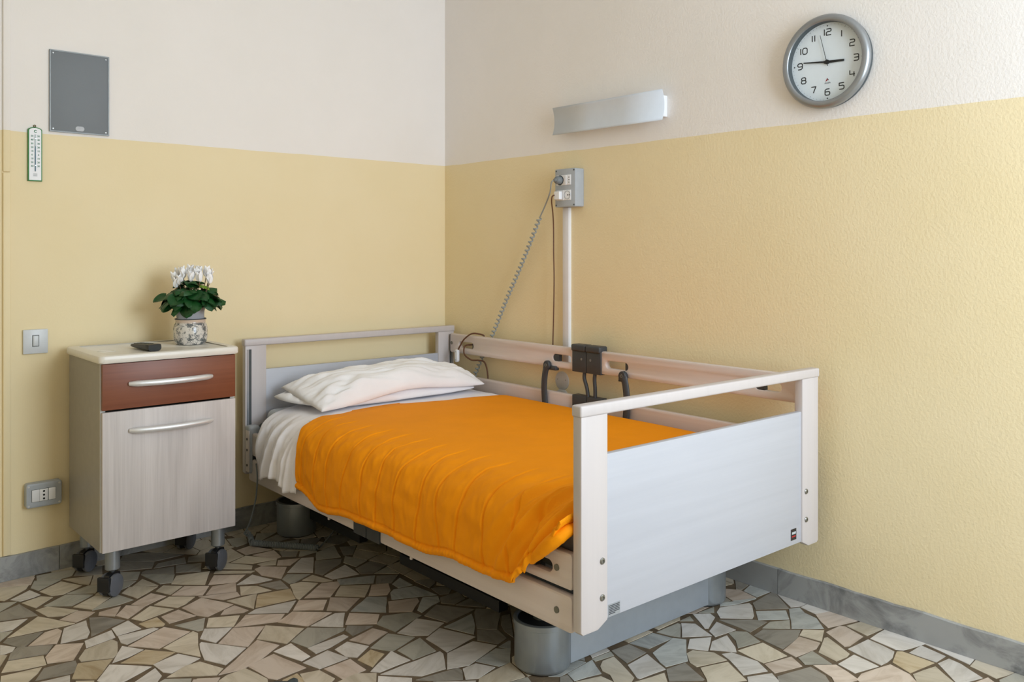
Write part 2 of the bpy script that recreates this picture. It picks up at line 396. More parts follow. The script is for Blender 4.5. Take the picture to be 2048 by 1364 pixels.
STONES = '''
p -2226 -16 -2107 -26 -2106 -37 -2138 -115 -2237 -70
g -2098 -27 -1953 -48 -1990 -122 -2034 -128 -2111 -89
d -1950 -58 -1861 -82 -1891 -187 -1985 -130
g -2118 -82 -2032 -137 -2133 -203 -2148 -156
c -2238 -76 -2146 -115 -2164 -155 -2254 -229 -2265 -213
w -2235 -233 -2156 -176 -2136 -254 -2162 -265 -2210 -274
c -2131 -218 -2041 -158 -1990 -261 -2068 -308 -2108 -293
c -2029 -139 -1928 -177 -1965 -268 -1988 -241
g -2058 -310 -1971 -277 -1927 -309 -1974 -378
g -1834 -208 -1766 -260 -1804 -339 -1868 -304
d -1801 -87 -1680 -181 -1716 -250 -1833 -193
g -1867 -312 -1811 -350 -1852 -390 -1907 -417
c -2210 -294 -2139 -272 -2107 -313 -2181 -382
g -2154 -381 -2064 -318 -1983 -386 -2077 -449
c -2075 -463 -1984 -402 -1921 -438 -2029 -535
g -2031 -540 -1915 -444 -1886 -542 -1938 -553
g -2270 -240 -2218 -267 -2288 -330
d -2290 -340 -2218 -299 -2192 -457 -2306 -421
c -2186 -402 -2146 -394 -2070 -505 -2124 -524 -2168 -496
p -2144 -552 -2072 -509 -2029 -565 -2060 -592 -2107 -614
w -2309 -435 -2227 -465 -2287 -533 -2326 -526
c -2318 -592 -2194 -467 -2112 -621 -2154 -617
g -2327 -530 -2291 -544 -2342 -607
d -2338 -626 -2320 -601 -2213 -620 -2236 -649 -2290 -709 -2309 -692
p -2279 -709 -2209 -629 -2169 -626 -2162 -655 -2202 -751
w -2193 -759 -2153 -640 -2074 -620 -2094 -732 -2113 -773
d -2059 -604 -2018 -629 -1971 -711 -2099 -770
w -2127 -793 -2031 -765 -2040 -833 -2139 -853
w -2027 -752 -1962 -720 -1951 -820 -2032 -824
p -2028 -603 -2017 -576 -1940 -571 -1986 -651
p -1982 -649 -1924 -578 -1871 -631 -1959 -705
c -1949 -713 -1860 -642 -1804 -728 -1925 -758
t -1944 -775 -1875 -761 -1874 -838 -1885 -850 -1933 -824
w -2031 -830 -1914 -841 -1905 -860 -2028 -916 -2040 -890
p -2029 -930 -1886 -861 -1831 -959 -1959 -1018
c -1947 -1023 -1823 -960 -1816 -988 -1852 -1082 -1878 -1168 -1929 -1074
g -1854 -872 -1747 -881 -1793 -976 -1810 -972
p -1863 -766 -1792 -745 -1765 -841 -1861 -843
p -1906 -581 -1814 -520 -1780 -589 -1871 -631
c -1897 -446 -1855 -400 -1769 -470 -1869 -537
c -1845 -403 -1787 -347 -1764 -461
g -1776 -297 -1673 -385 -1711 -465 -1753 -448
c -1792 -512 -1750 -473 -1695 -529 -1763 -585
c -1720 -478 -1672 -404 -1549 -444 -1622 -572
p -1761 -594 -1689 -534 -1616 -599 -1672 -672
c -1845 -642 -1773 -602 -1700 -667 -1752 -711 -1788 -724
w -2348 -638 -2313 -689 -2327 -717 -2353 -723 -2364 -718
d -2353 -780 -2337 -732 -2310 -696 -2214 -756 -2247 -812
p -2258 -836 -2206 -759 -2134 -807 -2194 -917 -2264 -887
c -2180 -919 -2145 -863 -2053 -842 -2046 -874 -2074 -965 -2092 -987 -2179 -943
w -2107 -1021 -2045 -917 -2000 -991 -2053 -1013
t -2088 -1039 -1995 -996 -1928 -1080 -2014 -1118
w -2013 -1119 -1924 -1096 -1884 -1176 -1991 -1215 -2008 -1191
c -2364 -718 -2347 -738 -2382 -810
c -2388 -859 -2356 -787 -2260 -819 -2268 -893 -2339 -880
d -2321 -984 -2280 -914 -2190 -925 -2194 -953 -2210 -1003 -2227 -1010
t -2234 -1048 -2191 -952 -2097 -993 -2151 -1069 -2178 -1101
w -2180 -1113 -2117 -1027 -2021 -1130 -2112 -1169 -2155 -1182
w -2120 -1212 -2017 -1147 -2019 -1212 -2061 -1264
c -2394 -884 -2283 -902 -2303 -938 -2342 -982 -2411 -955
w -2342 -999 -2232 -1019 -2254 -1102 -2354 -1013
c -2228 -1070 -2185 -1105 -2203 -1147 -2245 -1110
g -2048 -1251 -2019 -1239 -1956 -1290 -1980 -1336 -2057 -1268
c -1968 -1330 -1944 -1302 -1912 -1325 -1934 -1377
d -1754 -4 -1649 -53 -1551 -175 -1674 -175 -1795 -84
d -1703 -246 -1678 -212 -1565 -213 -1586 -285 -1710 -255
d -1763 -270 -1746 -262 -1640 -294 -1670 -376 -1772 -292
d -1630 -286 -1538 -328 -1577 -420 -1661 -368
d -1577 -277 -1550 -218 -1463 -235 -1516 -323
c -1561 -395 -1458 -400 -1390 -500 -1410 -537
c -1548 -482 -1530 -456 -1409 -563 -1432 -576
p -1613 -584 -1555 -500 -1455 -578 -1516 -630
w -1529 -658 -1435 -598 -1399 -703 -1462 -695
d -1463 -717 -1378 -729 -1390 -827 -1431 -806
c -1528 -682 -1474 -722 -1452 -802 -1507 -790 -1563 -770
p -1662 -675 -1608 -611 -1522 -633 -1558 -723
p -1689 -673 -1560 -729 -1566 -772 -1630 -767
p -1778 -739 -1686 -693 -1620 -833 -1736 -879 -1762 -840
c -1624 -787 -1509 -796 -1581 -921
t -1528 -836 -1511 -809 -1389 -835 -1421 -938 -1571 -917
w -1615 -948 -1576 -929 -1426 -955 -1502 -1037
p -1695 -893 -1666 -859 -1621 -845 -1601 -921 -1624 -929
p -1479 -1031 -1418 -962 -1336 -1028 -1394 -1100
c -1372 -797 -1323 -801 -1279 -856 -1415 -958 -1417 -935
p -1394 -956 -1269 -865 -1210 -894 -1223 -929 -1313 -1012
g -1368 -723 -1327 -686 -1255 -749 -1346 -789 -1368 -785
c -1313 -787 -1253 -763 -1224 -874 -1260 -857
p -1401 -545 -1366 -533 -1289 -611 -1367 -716 -1411 -628
w -1318 -669 -1192 -554 -1148 -581 -1238 -740
d -1236 -750 -1166 -623 -1066 -675 -1101 -725 -1224 -793
w -1222 -803 -1094 -749 -1105 -882 -1215 -858
c -1295 -1014 -1228 -940 -1133 -1009 -1215 -1100
p -1387 -1113 -1315 -1014 -1236 -1095 -1333 -1167
b -1325 -1178 -1208 -1105 -1151 -1153 -1233 -1273
b -1225 -927 -1205 -875 -1064 -935 -1115 -1002
p -1199 -1099 -1129 -1012 -1073 -1046 -1105 -1109 -1139 -1138
p -1569 -1087 -1485 -1039 -1383 -1142 -1503 -1189
w -1497 -1194 -1377 -1155 -1347 -1175 -1415 -1276
p -1399 -1262 -1337 -1190 -1260 -1271 -1312 -1333
p -1701 -1025 -1626 -953 -1517 -1040 -1562 -1087
c -1774 -961 -1739 -892 -1644 -944 -1702 -1019
w -1828 -1036 -1785 -969 -1710 -1023 -1799 -1101
p -1797 -1112 -1708 -1029 -1617 -1087 -1731 -1200
c -1683 -1165 -1612 -1085 -1523 -1195 -1624 -1267
g -1606 -1261 -1512 -1198 -1413 -1290 -1427 -1303 -1585 -1341
d -1423 -1307 -1398 -1276 -1332 -1339 -1426 -1361
p -1452 -1381 -1342 -1355 -1320 -1416 -1419 -1455
w -1588 -1343 -1444 -1331 -1441 -1356 -1527 -1386 -1587 -1396
w -1844 -1072 -1835 -1064 -1740 -1203 -1841 -1276 -1878 -1197 -1859 -1114
p -1885 -1324 -1687 -1173 -1648 -1258 -1739 -1315 -1814 -1339
w -1685 -1289 -1612 -1272 -1609 -1400 -1647 -1412
p -1793 -1333 -1691 -1305 -1657 -1463 -1762 -1471 -1779 -1447
w -1650 -1425 -1547 -1399 -1522 -1492 -1630 -1497
w -1525 -1410 -1464 -1387 -1427 -1464 -1499 -1508 -1524 -1480
t -1508 -1525 -1436 -1489 -1419 -1546 -1497 -1598
p -1620 -1506 -1521 -1503 -1522 -1598 -1610 -1606 -1613 -1556
c -1918 -1389 -1899 -1360 -1866 -1342 -1803 -1339 -1781 -1450 -1801 -1492
c -1692 -1486 -1634 -1504 -1625 -1584 -1665 -1613 -1713 -1570
t -1751 -1486 -1697 -1477 -1700 -1526 -1720 -1564 -1768 -1521
c -1647 -1629 -1632 -1609 -1559 -1599 -1509 -1639 -1556 -1709
c -2012 -1231 -1938 -1195 -1893 -1198 -1857 -1291 -1889 -1321
p -1955 -1301 -1887 -1342 -1922 -1385 -1979 -1335
c -1392 -247 -1368 -239 -1367 -363 -1452 -397 -1459 -390
c -1441 -406 -1360 -369 -1277 -497 -1380 -478
p -1359 -276 -1289 -260 -1237 -374 -1354 -356
p -1335 -382 -1237 -384 -1250 -485 -1285 -491
p -1280 -513 -1196 -551 -1269 -602 -1311 -565
d -1225 -414 -1163 -469 -1200 -520 -1246 -485
g -1157 -474 -1093 -511 -1104 -530 -1182 -536 -1191 -528
g -1111 -534 -1008 -509 -1059 -654 -1158 -618
g -1241 -202 -1191 -120 -1117 -164 -1218 -223
g -1329 -103 -1251 -131 -1280 -218 -1340 -235 -1349 -207
d -1217 -233 -1128 -197 -1104 -282 -1186 -291
d -1182 -305 -1084 -330 -1115 -384
d -1073 -330 -993 -370 -1065 -439 -1110 -389
c -1368 -497 -1281 -503 -1312 -556 -1362 -525
d -981 -370 -831 -417 -865 -472 -986 -509 -1008 -449
d -997 -538 -934 -575 -1002 -659 -1038 -645
g -1085 -721 -1039 -657 -995 -765 -1072 -802
d -1083 -817 -989 -780 -963 -864 -1058 -912 -1100 -882
g -1055 -915 -975 -886 -978 -983
d -1063 -944 -990 -994 -1060 -1049 -1111 -1012
b -1064 -1059 -1004 -1024 -1009 -1122 -1068 -1109
b -1119 -1128 -1091 -1109 -1009 -1135 -996 -1265 -1152 -1187
p -1224 -1277 -1172 -1194 -1070 -1241 -1084 -1271 -1158 -1330
b -1136 -1332 -1053 -1250 -1001 -1278 -1026 -1323 -1069 -1333 -1136 -1361
d -982 -1091 -894 -1121 -931 -1164 -977 -1189
d -1144 -1388 -1055 -1339 -972 -1466 -1116 -1490
g -1314 -1336 -1259 -1291 -1161 -1333 -1152 -1381 -1265 -1417 -1299 -1432
w -1299 -1443 -1179 -1390 -1129 -1484 -1230 -1530 -1272 -1497
b -1150 -1512 -1005 -1489 -1060 -1576 -1108 -1627
w -1251 -1545 -1165 -1510 -1116 -1645 -1259 -1673
g -1431 -1479 -1326 -1424 -1273 -1511 -1389 -1548
g -1373 -1553 -1263 -1525 -1278 -1642 -1374 -1643
w -1262 -1679 -1143 -1666 -1103 -1745 -1261 -1792 -1329 -1766
w -1519 -1619 -1391 -1544 -1380 -1638 -1498 -1642
w -1504 -1653 -1272 -1652 -1274 -1673 -1330 -1761 -1415 -1749
d -1443 -1757 -1299 -1780 -1297 -1803 -1332 -1851 -1397 -1805
w -1290 -1796 -1237 -1796 -1207 -1857 -1292 -1878 -1326 -1856
b -1228 -1786 -1120 -1759 -1088 -1796 -1150 -1864 -1194 -1860
d -1076 -1604 -1023 -1656 -1043 -1725 -1094 -1739 -1128 -1670
d -990 -1484 -967 -1464 -900 -1529 -1023 -1651 -1071 -1598
d -1031 -1337 -1004 -1294 -916 -1295 -938 -1365 -1001 -1381
d -1001 -1387 -915 -1372 -866 -1428 -932 -1478
c -1323 -1911 -1291 -1879 -1151 -1863 -1168 -1942 -1178 -1966 -1285 -1944
b -1107 -1756 -1050 -1743 -1045 -1748 -1086 -1794
w -1516 -1659 -1444 -1740 -1472 -1778 -1551 -1709
g -1281 -1948 -1172 -1972 -1195 -2024
w -1411 -1803 -1308 -1884 -1329 -1905 -1426 -1819
d -987 -1630 -937 -1577 -904 -1583 -1021 -1735 -1013 -1681
d -975 -1198 -926 -1209 -903 -1242 -956 -1286 -987 -1271
b -1066 -2039 -941 -2027 -984 -2108 -1083 -2084
g -937 -2021 -852 -2027 -864 -2052 -940 -2040
c -953 -2074 -920 -2054 -871 -2058 -928 -2193 -955 -2205 -995 -2169 -971 -2132 -971 -2100
d -845 -2024 -765 -2031 -769 -2109 -874 -2116
w -881 -2126 -775 -2117 -812 -2224 -922 -2210 -924 -2201
b -759 -2028 -639 -2029 -619 -2100 -742 -2098
b -756 -2125 -618 -2101 -593 -2137 -676 -2200 -714 -2236 -800 -2214 -791 -2185
g -623 -2033 -510 -2038 -509 -2049 -593 -2113 -610 -2083
w -500 -2046 -467 -2081 -504 -2177 -588 -2115
g -490 -2030 -430 -2030 -452 -2063
w -406 -2024 -355 -2064 -369 -2095 -464 -2135 -473 -2126
g -380 -2031 -296 -2039 -337 -2069
w -326 -2072 -283 -2056 -166 -2105 -180 -2126 -251 -2180 -279 -2191 -360 -2110
w -480 -2150 -397 -2122 -402 -2205 -502 -2189
d -376 -2119 -278 -2205 -263 -2241 -380 -2249
w -643 -2181 -581 -2143 -515 -2183 -549 -2204 -606 -2236
w -596 -2236 -539 -2204 -462 -2210 -516 -2280 -544 -2304
g -443 -2203 -413 -2210 -386 -2239 -418 -2313 -515 -2289 -474 -2254
c -675 -2201 -641 -2200 -603 -2257 -615 -2316 -727 -2279 -720 -2248
d -811 -2225 -731 -2238 -775 -2345 -784 -2345 -865 -2280
c -723 -2291 -623 -2325 -683 -2434 -795 -2373 -766 -2345
w -593 -2280 -558 -2294 -549 -2386 -582 -2444 -662 -2408 -610 -2323
c -951 -2212 -834 -2237 -886 -2293 -970 -2225
c -1083 -2092 -999 -2119 -997 -2167 -1019 -2182 -1103 -2108
d -1098 -2039 -1071 -2044 -1087 -2084 -1110 -2102 -1137 -2078
c -533 -2300 -417 -2322 -444 -2429 -546 -2404
d -4 -1930 -4 -2000 -76 -2012 -89 -1994
b -82 -2024 -4 -2005 -4 -2098 -98 -2092
d -157 -2113 -4 -2104 -4 -2111 -100 -2230 -198 -2153
w -4 -2112 -4 -2120 -4 -2250 -49 -2247 -84 -2228
b -127 -2020 -99 -2033 -110 -2098 -214 -2079 -273 -2049 -249 -2032 -197 -2056
w -56 -2252 -4 -2254 -4 -2343 -72 -2318
b -212 -2162 -122 -2232 -183 -2281 -271 -2211
b -102 -2233 -63 -2252 -92 -2290 -103 -2342 -163 -2403 -246 -2329
p -74 -2321 -4 -2345 -4 -2364 -4 -2453 -145 -2410 -119 -2368
c -83 -2445 -4 -2463 -4 -2542 -106 -2530
g -320 -2259 -255 -2248 -189 -2286 -251 -2325
d -396 -2272 -329 -2266 -233 -2356 -298 -2382 -412 -2393
c -275 -2375 -224 -2359 -175 -2411 -262 -2451
p -420 -2400 -359 -2392 -285 -2380 -276 -2452 -325 -2466 -431 -2453
c -344 -2484 -231 -2442 -216 -2446 -277 -2556 -304 -2562 -359 -2554
p -184 -2423 -100 -2429 -90 -2444 -121 -2525 -224 -2530 -240 -2519
g -428 -2460 -350 -2466 -386 -2555 -454 -2498
p -549 -2411 -439 -2442 -471 -2499 -577 -2465
w -372 -2567 -271 -2569 -289 -2660 -391 -2633
w -251 -2536 -128 -2547 -150 -2647 -199 -2663 -242 -2666 -278 -2662
d -591 -2483 -455 -2518 -473 -2579 -516 -2623 -634 -2519
p -440 -2519 -382 -2566 -399 -2614 -422 -2662 -506 -2632 -469 -2598
w -663 -2423 -585 -2461 -612 -2502 -638 -2515 -705 -2456
w -119 -2548 -4 -2548 -4 -2692 -86 -2673 -120 -2662 -134 -2642
t -230 -2677 -145 -2652 -131 -2664 -135 -2769 -259 -2747
p -379 -2648 -251 -2680 -269 -2749 -301 -2785 -341 -2789 -450 -2692 -424 -2656
w -123 -2683 -40 -2686 -59 -2773 -125 -2770
w -20 -2692 -4 -2695 -4 -2842 -62 -2848
w -129 -2778 -69 -2787 -77 -2827 -123 -2909 -183 -2889 -216 -2867
c -261 -2756 -155 -2780 -219 -2864 -250 -2869 -325 -2803
c -72 -2853 -4 -2847 -4 -2965 -97 -2939
g -98 -2948 -4 -2966 -4 -2983 -43 -3033 -140 -2967
p -184 -2901 -107 -2919 -129 -2950 -154 -2954 -205 -2909'''

# ================================================================== SETTING
X0, X1, Y0, Y1, ZC = -3.7, 0.0, -5.0, 0.0, 3.2
def structure(o, label, cat): return tag(o, label, cat, None, 'structure')
structure(box('wall_left', (X0 - .15, 0, -.1), (.15, .15, ZC), M['wall_l']), 'yellow and cream two-tone wall behind the headboard', 'wall')
structure(box('wall_right', (0, Y0 - .15, -.1), (.15, 0, ZC), M['wall_r']), 'yellow and cream two-tone wall carrying the clock', 'wall')
structure(box('wall_side', (X0 - .15, Y0 - .15, -.1), (X0, 0, ZC), M['wall_l']), 'yellow and cream wall out of view beyond the bedside cabinet', 'wall')
WIN = ((-1.60, -.20),); WZ = (.8, 2.8)
def rect(a, b, c, d): return [(a, b), (c, b), (c, d), (a, d)]
wb_ = prism('wall_back', [rect(X0, -.1, X1, ZC)] + [rect(a, WZ[0], b, WZ[1]) for a, b in WIN], Y0 - .15, Y0, M['wall_l'])
structure(wb_, 'yellow and cream wall with windows behind the viewer', 'wall')
structure(box('ceiling', (X0 - .15, Y0 - .15, ZC), (.15, .15, ZC + .1), M['ceiling']), 'plain white ceiling above the room', 'ceiling')
n = NT('window_glass'); n.base((1, 1, 1, 1)); n.b.inputs['Roughness'].default_value = .02; n.b.inputs['Transmission Weight'].default_value = 1.0
M['glass'] = n.m
for k, (a, b) in enumerate(WIN):
    w = prism('window_%d' % (k + 1), [rect(a, WZ[0], b, WZ[1]), rect(a + .06, WZ[0] + .06, (a + b) / 2 - .03, WZ[1] - .06), rect((a + b) / 2 + .03, WZ[0] + .06, b - .06, WZ[1] - .06)], Y0 - .11, Y0 - .05, M['white'])
    structure(w, 'wide white casement window behind the viewer', 'window')
    for p, q in ((a + .06, (a + b) / 2 - .03), ((a + b) / 2 + .03, b - .06)):
        box('pane', (p - .004, Y0 - .084, WZ[0] + .056), (q + .004, Y0 - .078, WZ[1] - .056), M['glass'], w)

# ---- floor: broken-marble paving set in brown grout
floor = structure(box('floor', (X0 - .15, Y0 - .15, -.08), (.15, .15, -.002), M['grout']), 'crazy-paved floor of broken marble pieces in brown grout', 'floor')
def inset_rough(poly, rough=.0016, step=.045):
    out = []
    for i, a in enumerate(poly):
        b = poly[(i + 1) % len(poly)]
        a, b = Vector(a), Vector(b)
        L = (b - a).length; k = max(1, int(L / step))
        nrm = Vector((-(b - a).y, (b - a).x)) / max(L, 1e-6)
        for j in range(k):
            p = a.lerp(b, j / k)
            if j: p = p + nrm * random.uniform(-rough, rough)
            elif k > 1: p = p + Vector((random.uniform(-1, 1), random.uniform(-1, 1))) * .0012
            out.append(p)
    return out
def stone_bm(bm, poly, z):
    top = [bm.verts.new((p[0], p[1], z)) for p in poly]
    bot = [bm.verts.new((p[0], p[1], -.006)) for p in poly]
    bm.faces.new(top)
    for i in range(len(poly)):
        j = (i + 1) % len(poly); bm.faces.new((top[i], bot[i], bot[j], top[j]))
def area(p): return sum(p[i][0] * p[(i + 1) % len(p)][1] - p[(i + 1) % len(p)][0] * p[i][1] for i in range(len(p))) / 2
TR = []
for ln in STONES.strip().splitlines():
    a = ln.split(); q = [int(v) / 1000 for v in a[1:]]
    p = [(q[i], q[i + 1]) for i in range(0, len(q), 2)]
    if area(p) < 0: p.reverse()
    TR.append((a[0], p))
nstone = 0
def put_stone(poly, kind):
    global nstone
    bm = bmesh.new(); stone_bm(bm, inset_rough(poly), -random.random() * .0005)
    link('paving_stone', finish(bm), STONE[kind], floor); nstone += 1
for kind, p in TR: put_stone(p, kind)
# the rest of the paving: cells grown between scattered centres, cut back where a laid piece already lies
def edge_sep(pt, poly):
    best = (-9, None)
    for i, a in enumerate(poly):
        b = poly[(i + 1) % len(poly)]
        ex, ey = b[0] - a[0], b[1] - a[1]; L = math.hypot(ex, ey)
        if L < 1e-6: continue
        nx, ny = ey / L, -ex / L
        d = (pt[0] - a[0]) * nx + (pt[1] - a[1]) * ny
        if d > best[0]: best = (d, (nx, ny, a[0] * nx + a[1] * ny))
    return best
seeds = []; G = {}
def near(p, r):
    i, j = int(p[0] // .2), int(p[1] // .2); k = int(r // .2) + 1
    for a in range(i - k, i + k + 1):
        for b in range(j - k, j + k + 1):
            for q in G.get((a, b), ()): 
                if abs(q[0] - p[0]) < r and abs(q[1] - p[1]) < r: yield q
TB = [(min(x for x, y in p), max(x for x, y in p), min(y for x, y in p), max(y for x, y in p), p) for _, p in TR]
rs = random.Random(3)
for _ in range(19000):
    p = (rs.uniform(X0, X1), rs.uniform(Y0, Y1))
    if any((q[0] - p[0]) ** 2 + (q[1] - p[1]) ** 2 < .088 ** 2 for q in near(p, .088)): continue
    if any(b[0] - .03 < p[0] < b[1] + .03 and b[2] - .03 < p[1] < b[3] + .03 and edge_sep(p, b[4])[0] < .022 for b in TB): continue
    seeds.append(p); G.setdefault((int(p[0] // .2), int(p[1] // .2)), []).append(p)
def clip(poly, nx, ny, c):
    out = []
    for i, a in enumerate(poly):
        b = poly[(i + 1) % len(poly)]
        da, db = a[0] * nx + a[1] * ny - c, b[0] * nx + b[1] * ny - c
        if da >= 0: out.append(a)
        if (da >= 0) != (db >= 0):
            t = da / (da - db); out.append((a[0] + (b[0] - a[0]) * t, a[1] + (b[1] - a[1]) * t))
    return out
FW = Vector((math.sin(math.radians(41.53)), math.cos(math.radians(41.53)))); RT = Vector((FW.y, -FW.x))
def in_frame(p):
    d = Vector(p) - Vector((-3.002, -3.964)); z = d.dot(FW)
    if z < .3: return False
    u = 1024 + 1744.6 * d.dot(RT) / z; v = 502 + 1744.6 * 1.32 / z
    return -40 < u < 2090 and v < 1420
fills = []
for p in seeds:
    poly = [(max(X0, p[0] - .13), max(Y0, p[1] - .13)), (min(X1, p[0] + .13), max(Y0, p[1] - .13)), (min(X1, p[0] + .13), min(Y1, p[1] + .13)), (max(X0, p[0] - .13), min(Y1, p[1] + .13))]
    for q in near(p, .3):
        if q == p: continue
        dx, dy = p[0] - q[0], p[1] - q[1]; L = math.hypot(dx, dy)
        mx, my = (p[0] + q[0]) / 2, (p[1] + q[1]) / 2
        poly = clip(poly, dx / L, dy / L, (mx * dx + my * dy) / L + .003)
        if len(poly) < 3: break
    if len(poly) < 3: continue
    for b in TB:
        if b[0] - .14 < p[0] < b[1] + .14 and b[2] - .14 < p[1] < b[3] + .14:
            d, e = edge_sep(p, b[4])
            if e: poly = clip(poly, e[0], e[1], e[2] + .005)
            if len(poly) < 3: break
    if len(poly) < 3 or abs(area(poly)) < .0008: continue
    fills.append((not in_frame(p), (p[0] + 3) ** 2 + (p[1] + 3.96) ** 2, poly))
fills.sort(key=lambda t: (t[0], t[1]))
rest = bmesh.new()
for out_, d, poly in fills:
    if nstone < 298 and not out_: put_stone(poly, rs.choice('wcppgdbc'))
    else: stone_bm(rest, inset_rough(poly), -rs.random() * .0005)
tag(link('paving_remainder', finish(rest), STONE['c'], floor), kind='stuff')

# ---- marble skirting, each slab a piece
def skirting(name, cuts, axis, label):
    b = structure(empty(name, (0, 0, 0)), label, 'baseboard')
    for a, c in zip(cuts, cuts[1:]):
        bm = bmesh.new(); N = max(2, int(abs(c - a) / .05)); cols = []
        for i in range(N + 1):
            t = a + (c - a) * i / N
            t += (.0012 if i == 0 else -.0012 if i == N else 0) * (1 if c > a else -1)
            h = .098 + (noise.noise((t * 9, .3, 1)) * .006 if 0 < i < N else 0)
            dep = .014
            pts = [(0.002, 0), (-dep, 0), (-dep, h - .002), (-dep + .002, h), (0.002, h)]
            cols.append([bm.verts.new((t, d, z) if axis == 'x' else (d, t, z)) for d, z in pts])
        for p, q in zip(cols, cols[1:]):
            for k in range(4): bm.faces.new((p[k], p[k + 1], q[k + 1], q[k]))
        bm.faces.new(cols[0]); bm.faces.new(cols[-1])
        link('marble_slab', finish(bm), M['base_marble'], b)
skirting('baseboard_left', [-3.69, -3.009, -2.009, -1.009, -.016], 'x', 'grey marble skirting slabs along the headboard wall')
skirting('baseboard_right', [-4.99, -4.13, -3.13, -2.13, -1.13, -.001], 'y', 'grey marble skirting slabs along the clock wall')
# painted-over cable strip on the left wall
t1 = structure(empty('trim_1', (0, 0, 0)), 'flat painted cable strip running up the left wall edge', 'trim')
for z0, z1 in ((.1, 1.634), (1.638, ZC - .002)):
    box('strip_length', (-2.214, -.012, z0), (-2.188, .001, z1), M['wall_l'], t1, .003)
box('strip_backing', (-2.216, -.003, .1), (-2.176, .001, ZC - .002), M['wall_l'], t1)

# ================================================================== HOSPITAL BED
BY = -.02123
BO = (-1.286, -2.311, 0)
W, L, T, PW = 1.2066, 2.2441, .0328, .105
bed = empty('hospital_bed', BO, BY, 'adjustable hospital bed with white laminate boards and wooden side rails', 'bed')
def end_board(name, v0, dz, flip):
    # v0: front (low-v) face of the board
    p = prism(name, [rect(PW - .008, .289 + dz, W - PW + .008, .750 + dz)], v0 + .006, v0 + T - .006, M['panel'], bed, 'xz', .0015)
    for s in (0, 1):
        o = [(0, .866), (0, .276), (.008, .268), (.066, .268), (PW, .288), (PW, .866)]
        if s: o = [(W - a, b) for a, b in o]
        prism('post', [[(a, b + dz) for a, b in o]], v0, v0 + T, M['frame'], p, 'xz', .004)
    box('top_rail', (-.004, v0 - .003, .8645 + dz), (W + .004, v0 + T + .003, .897 + dz), M['frame'], p, .006, 3)
    return p
foot = end_board('footboard', 0, 0, 1)
head = end_board('headboard', L - T, .011, 0)
for u, z in ((.082, .457), (.082, .355), (1.124, .465), (1.124, .365)):
    lathe('bolt', [(.0095, .001), (.0095, -.002), (.0075, -.0042), (.004, -.0045), (.0035, -.002), (0, -.002)], M['steel'], foot, (u, 0, z), 'y', 16)
# rating plate and maker's badge
M['plate'] = simple('silver_label', srgb(165, 170, 176), .4, .3, .02)
M['ink'] = simple('dark_print', srgb(48, 52, 60), .6)
M['badge'] = simple('black_badge', srgb(34, 32, 36), .4)
M['red'] = simple('red_print', srgb(176, 44, 48), .5)
M['badge_ink'] = simple('white_print', srgb(205, 214, 218), .5)
pl = box('rating_plate', (.112, .0052, .291), (.161, .0068, .325), M['plate'], foot)
bm = bmesh.new()
for k in range(6):
    add_box(bm, (.115, .0046, .3195 - k * .0045), (.158 if k < 5 else .140, .0054, .3215 - k * .0045))
o = link('print_lines', finish(bm), M['ink'], foot)
box('maker_badge', (1.036, .0052, .306), (1.070, .0068, .345), M['badge'], foot)
bm = bmesh.new()
for k in range(5): add_box(bm, (1.0425 + k * .0048, .0046, .3265), (1.0463 + k * .0048, .0054, .3345))
link('badge_lettering', finish(bm), M['badge_ink'], foot)
box('badge_line', (1.042, .0046, .3165), (1.065, .0054, .3215), M['red'], foot)
# guide tracks let into the posts of the headboard
for a in (.024, W - .024):
    box('guide_track', (a - .006, L - T - .0015, .30), (a + .006, L - T + .004, .86), M['gasket'], head)
    box('guide_lip', (a - .016 if a < .5 else a + .008, L - T - .002, .30), (a - .008 if a < .5 else a + .016, L - T + .003, .86), M['alu'], head)

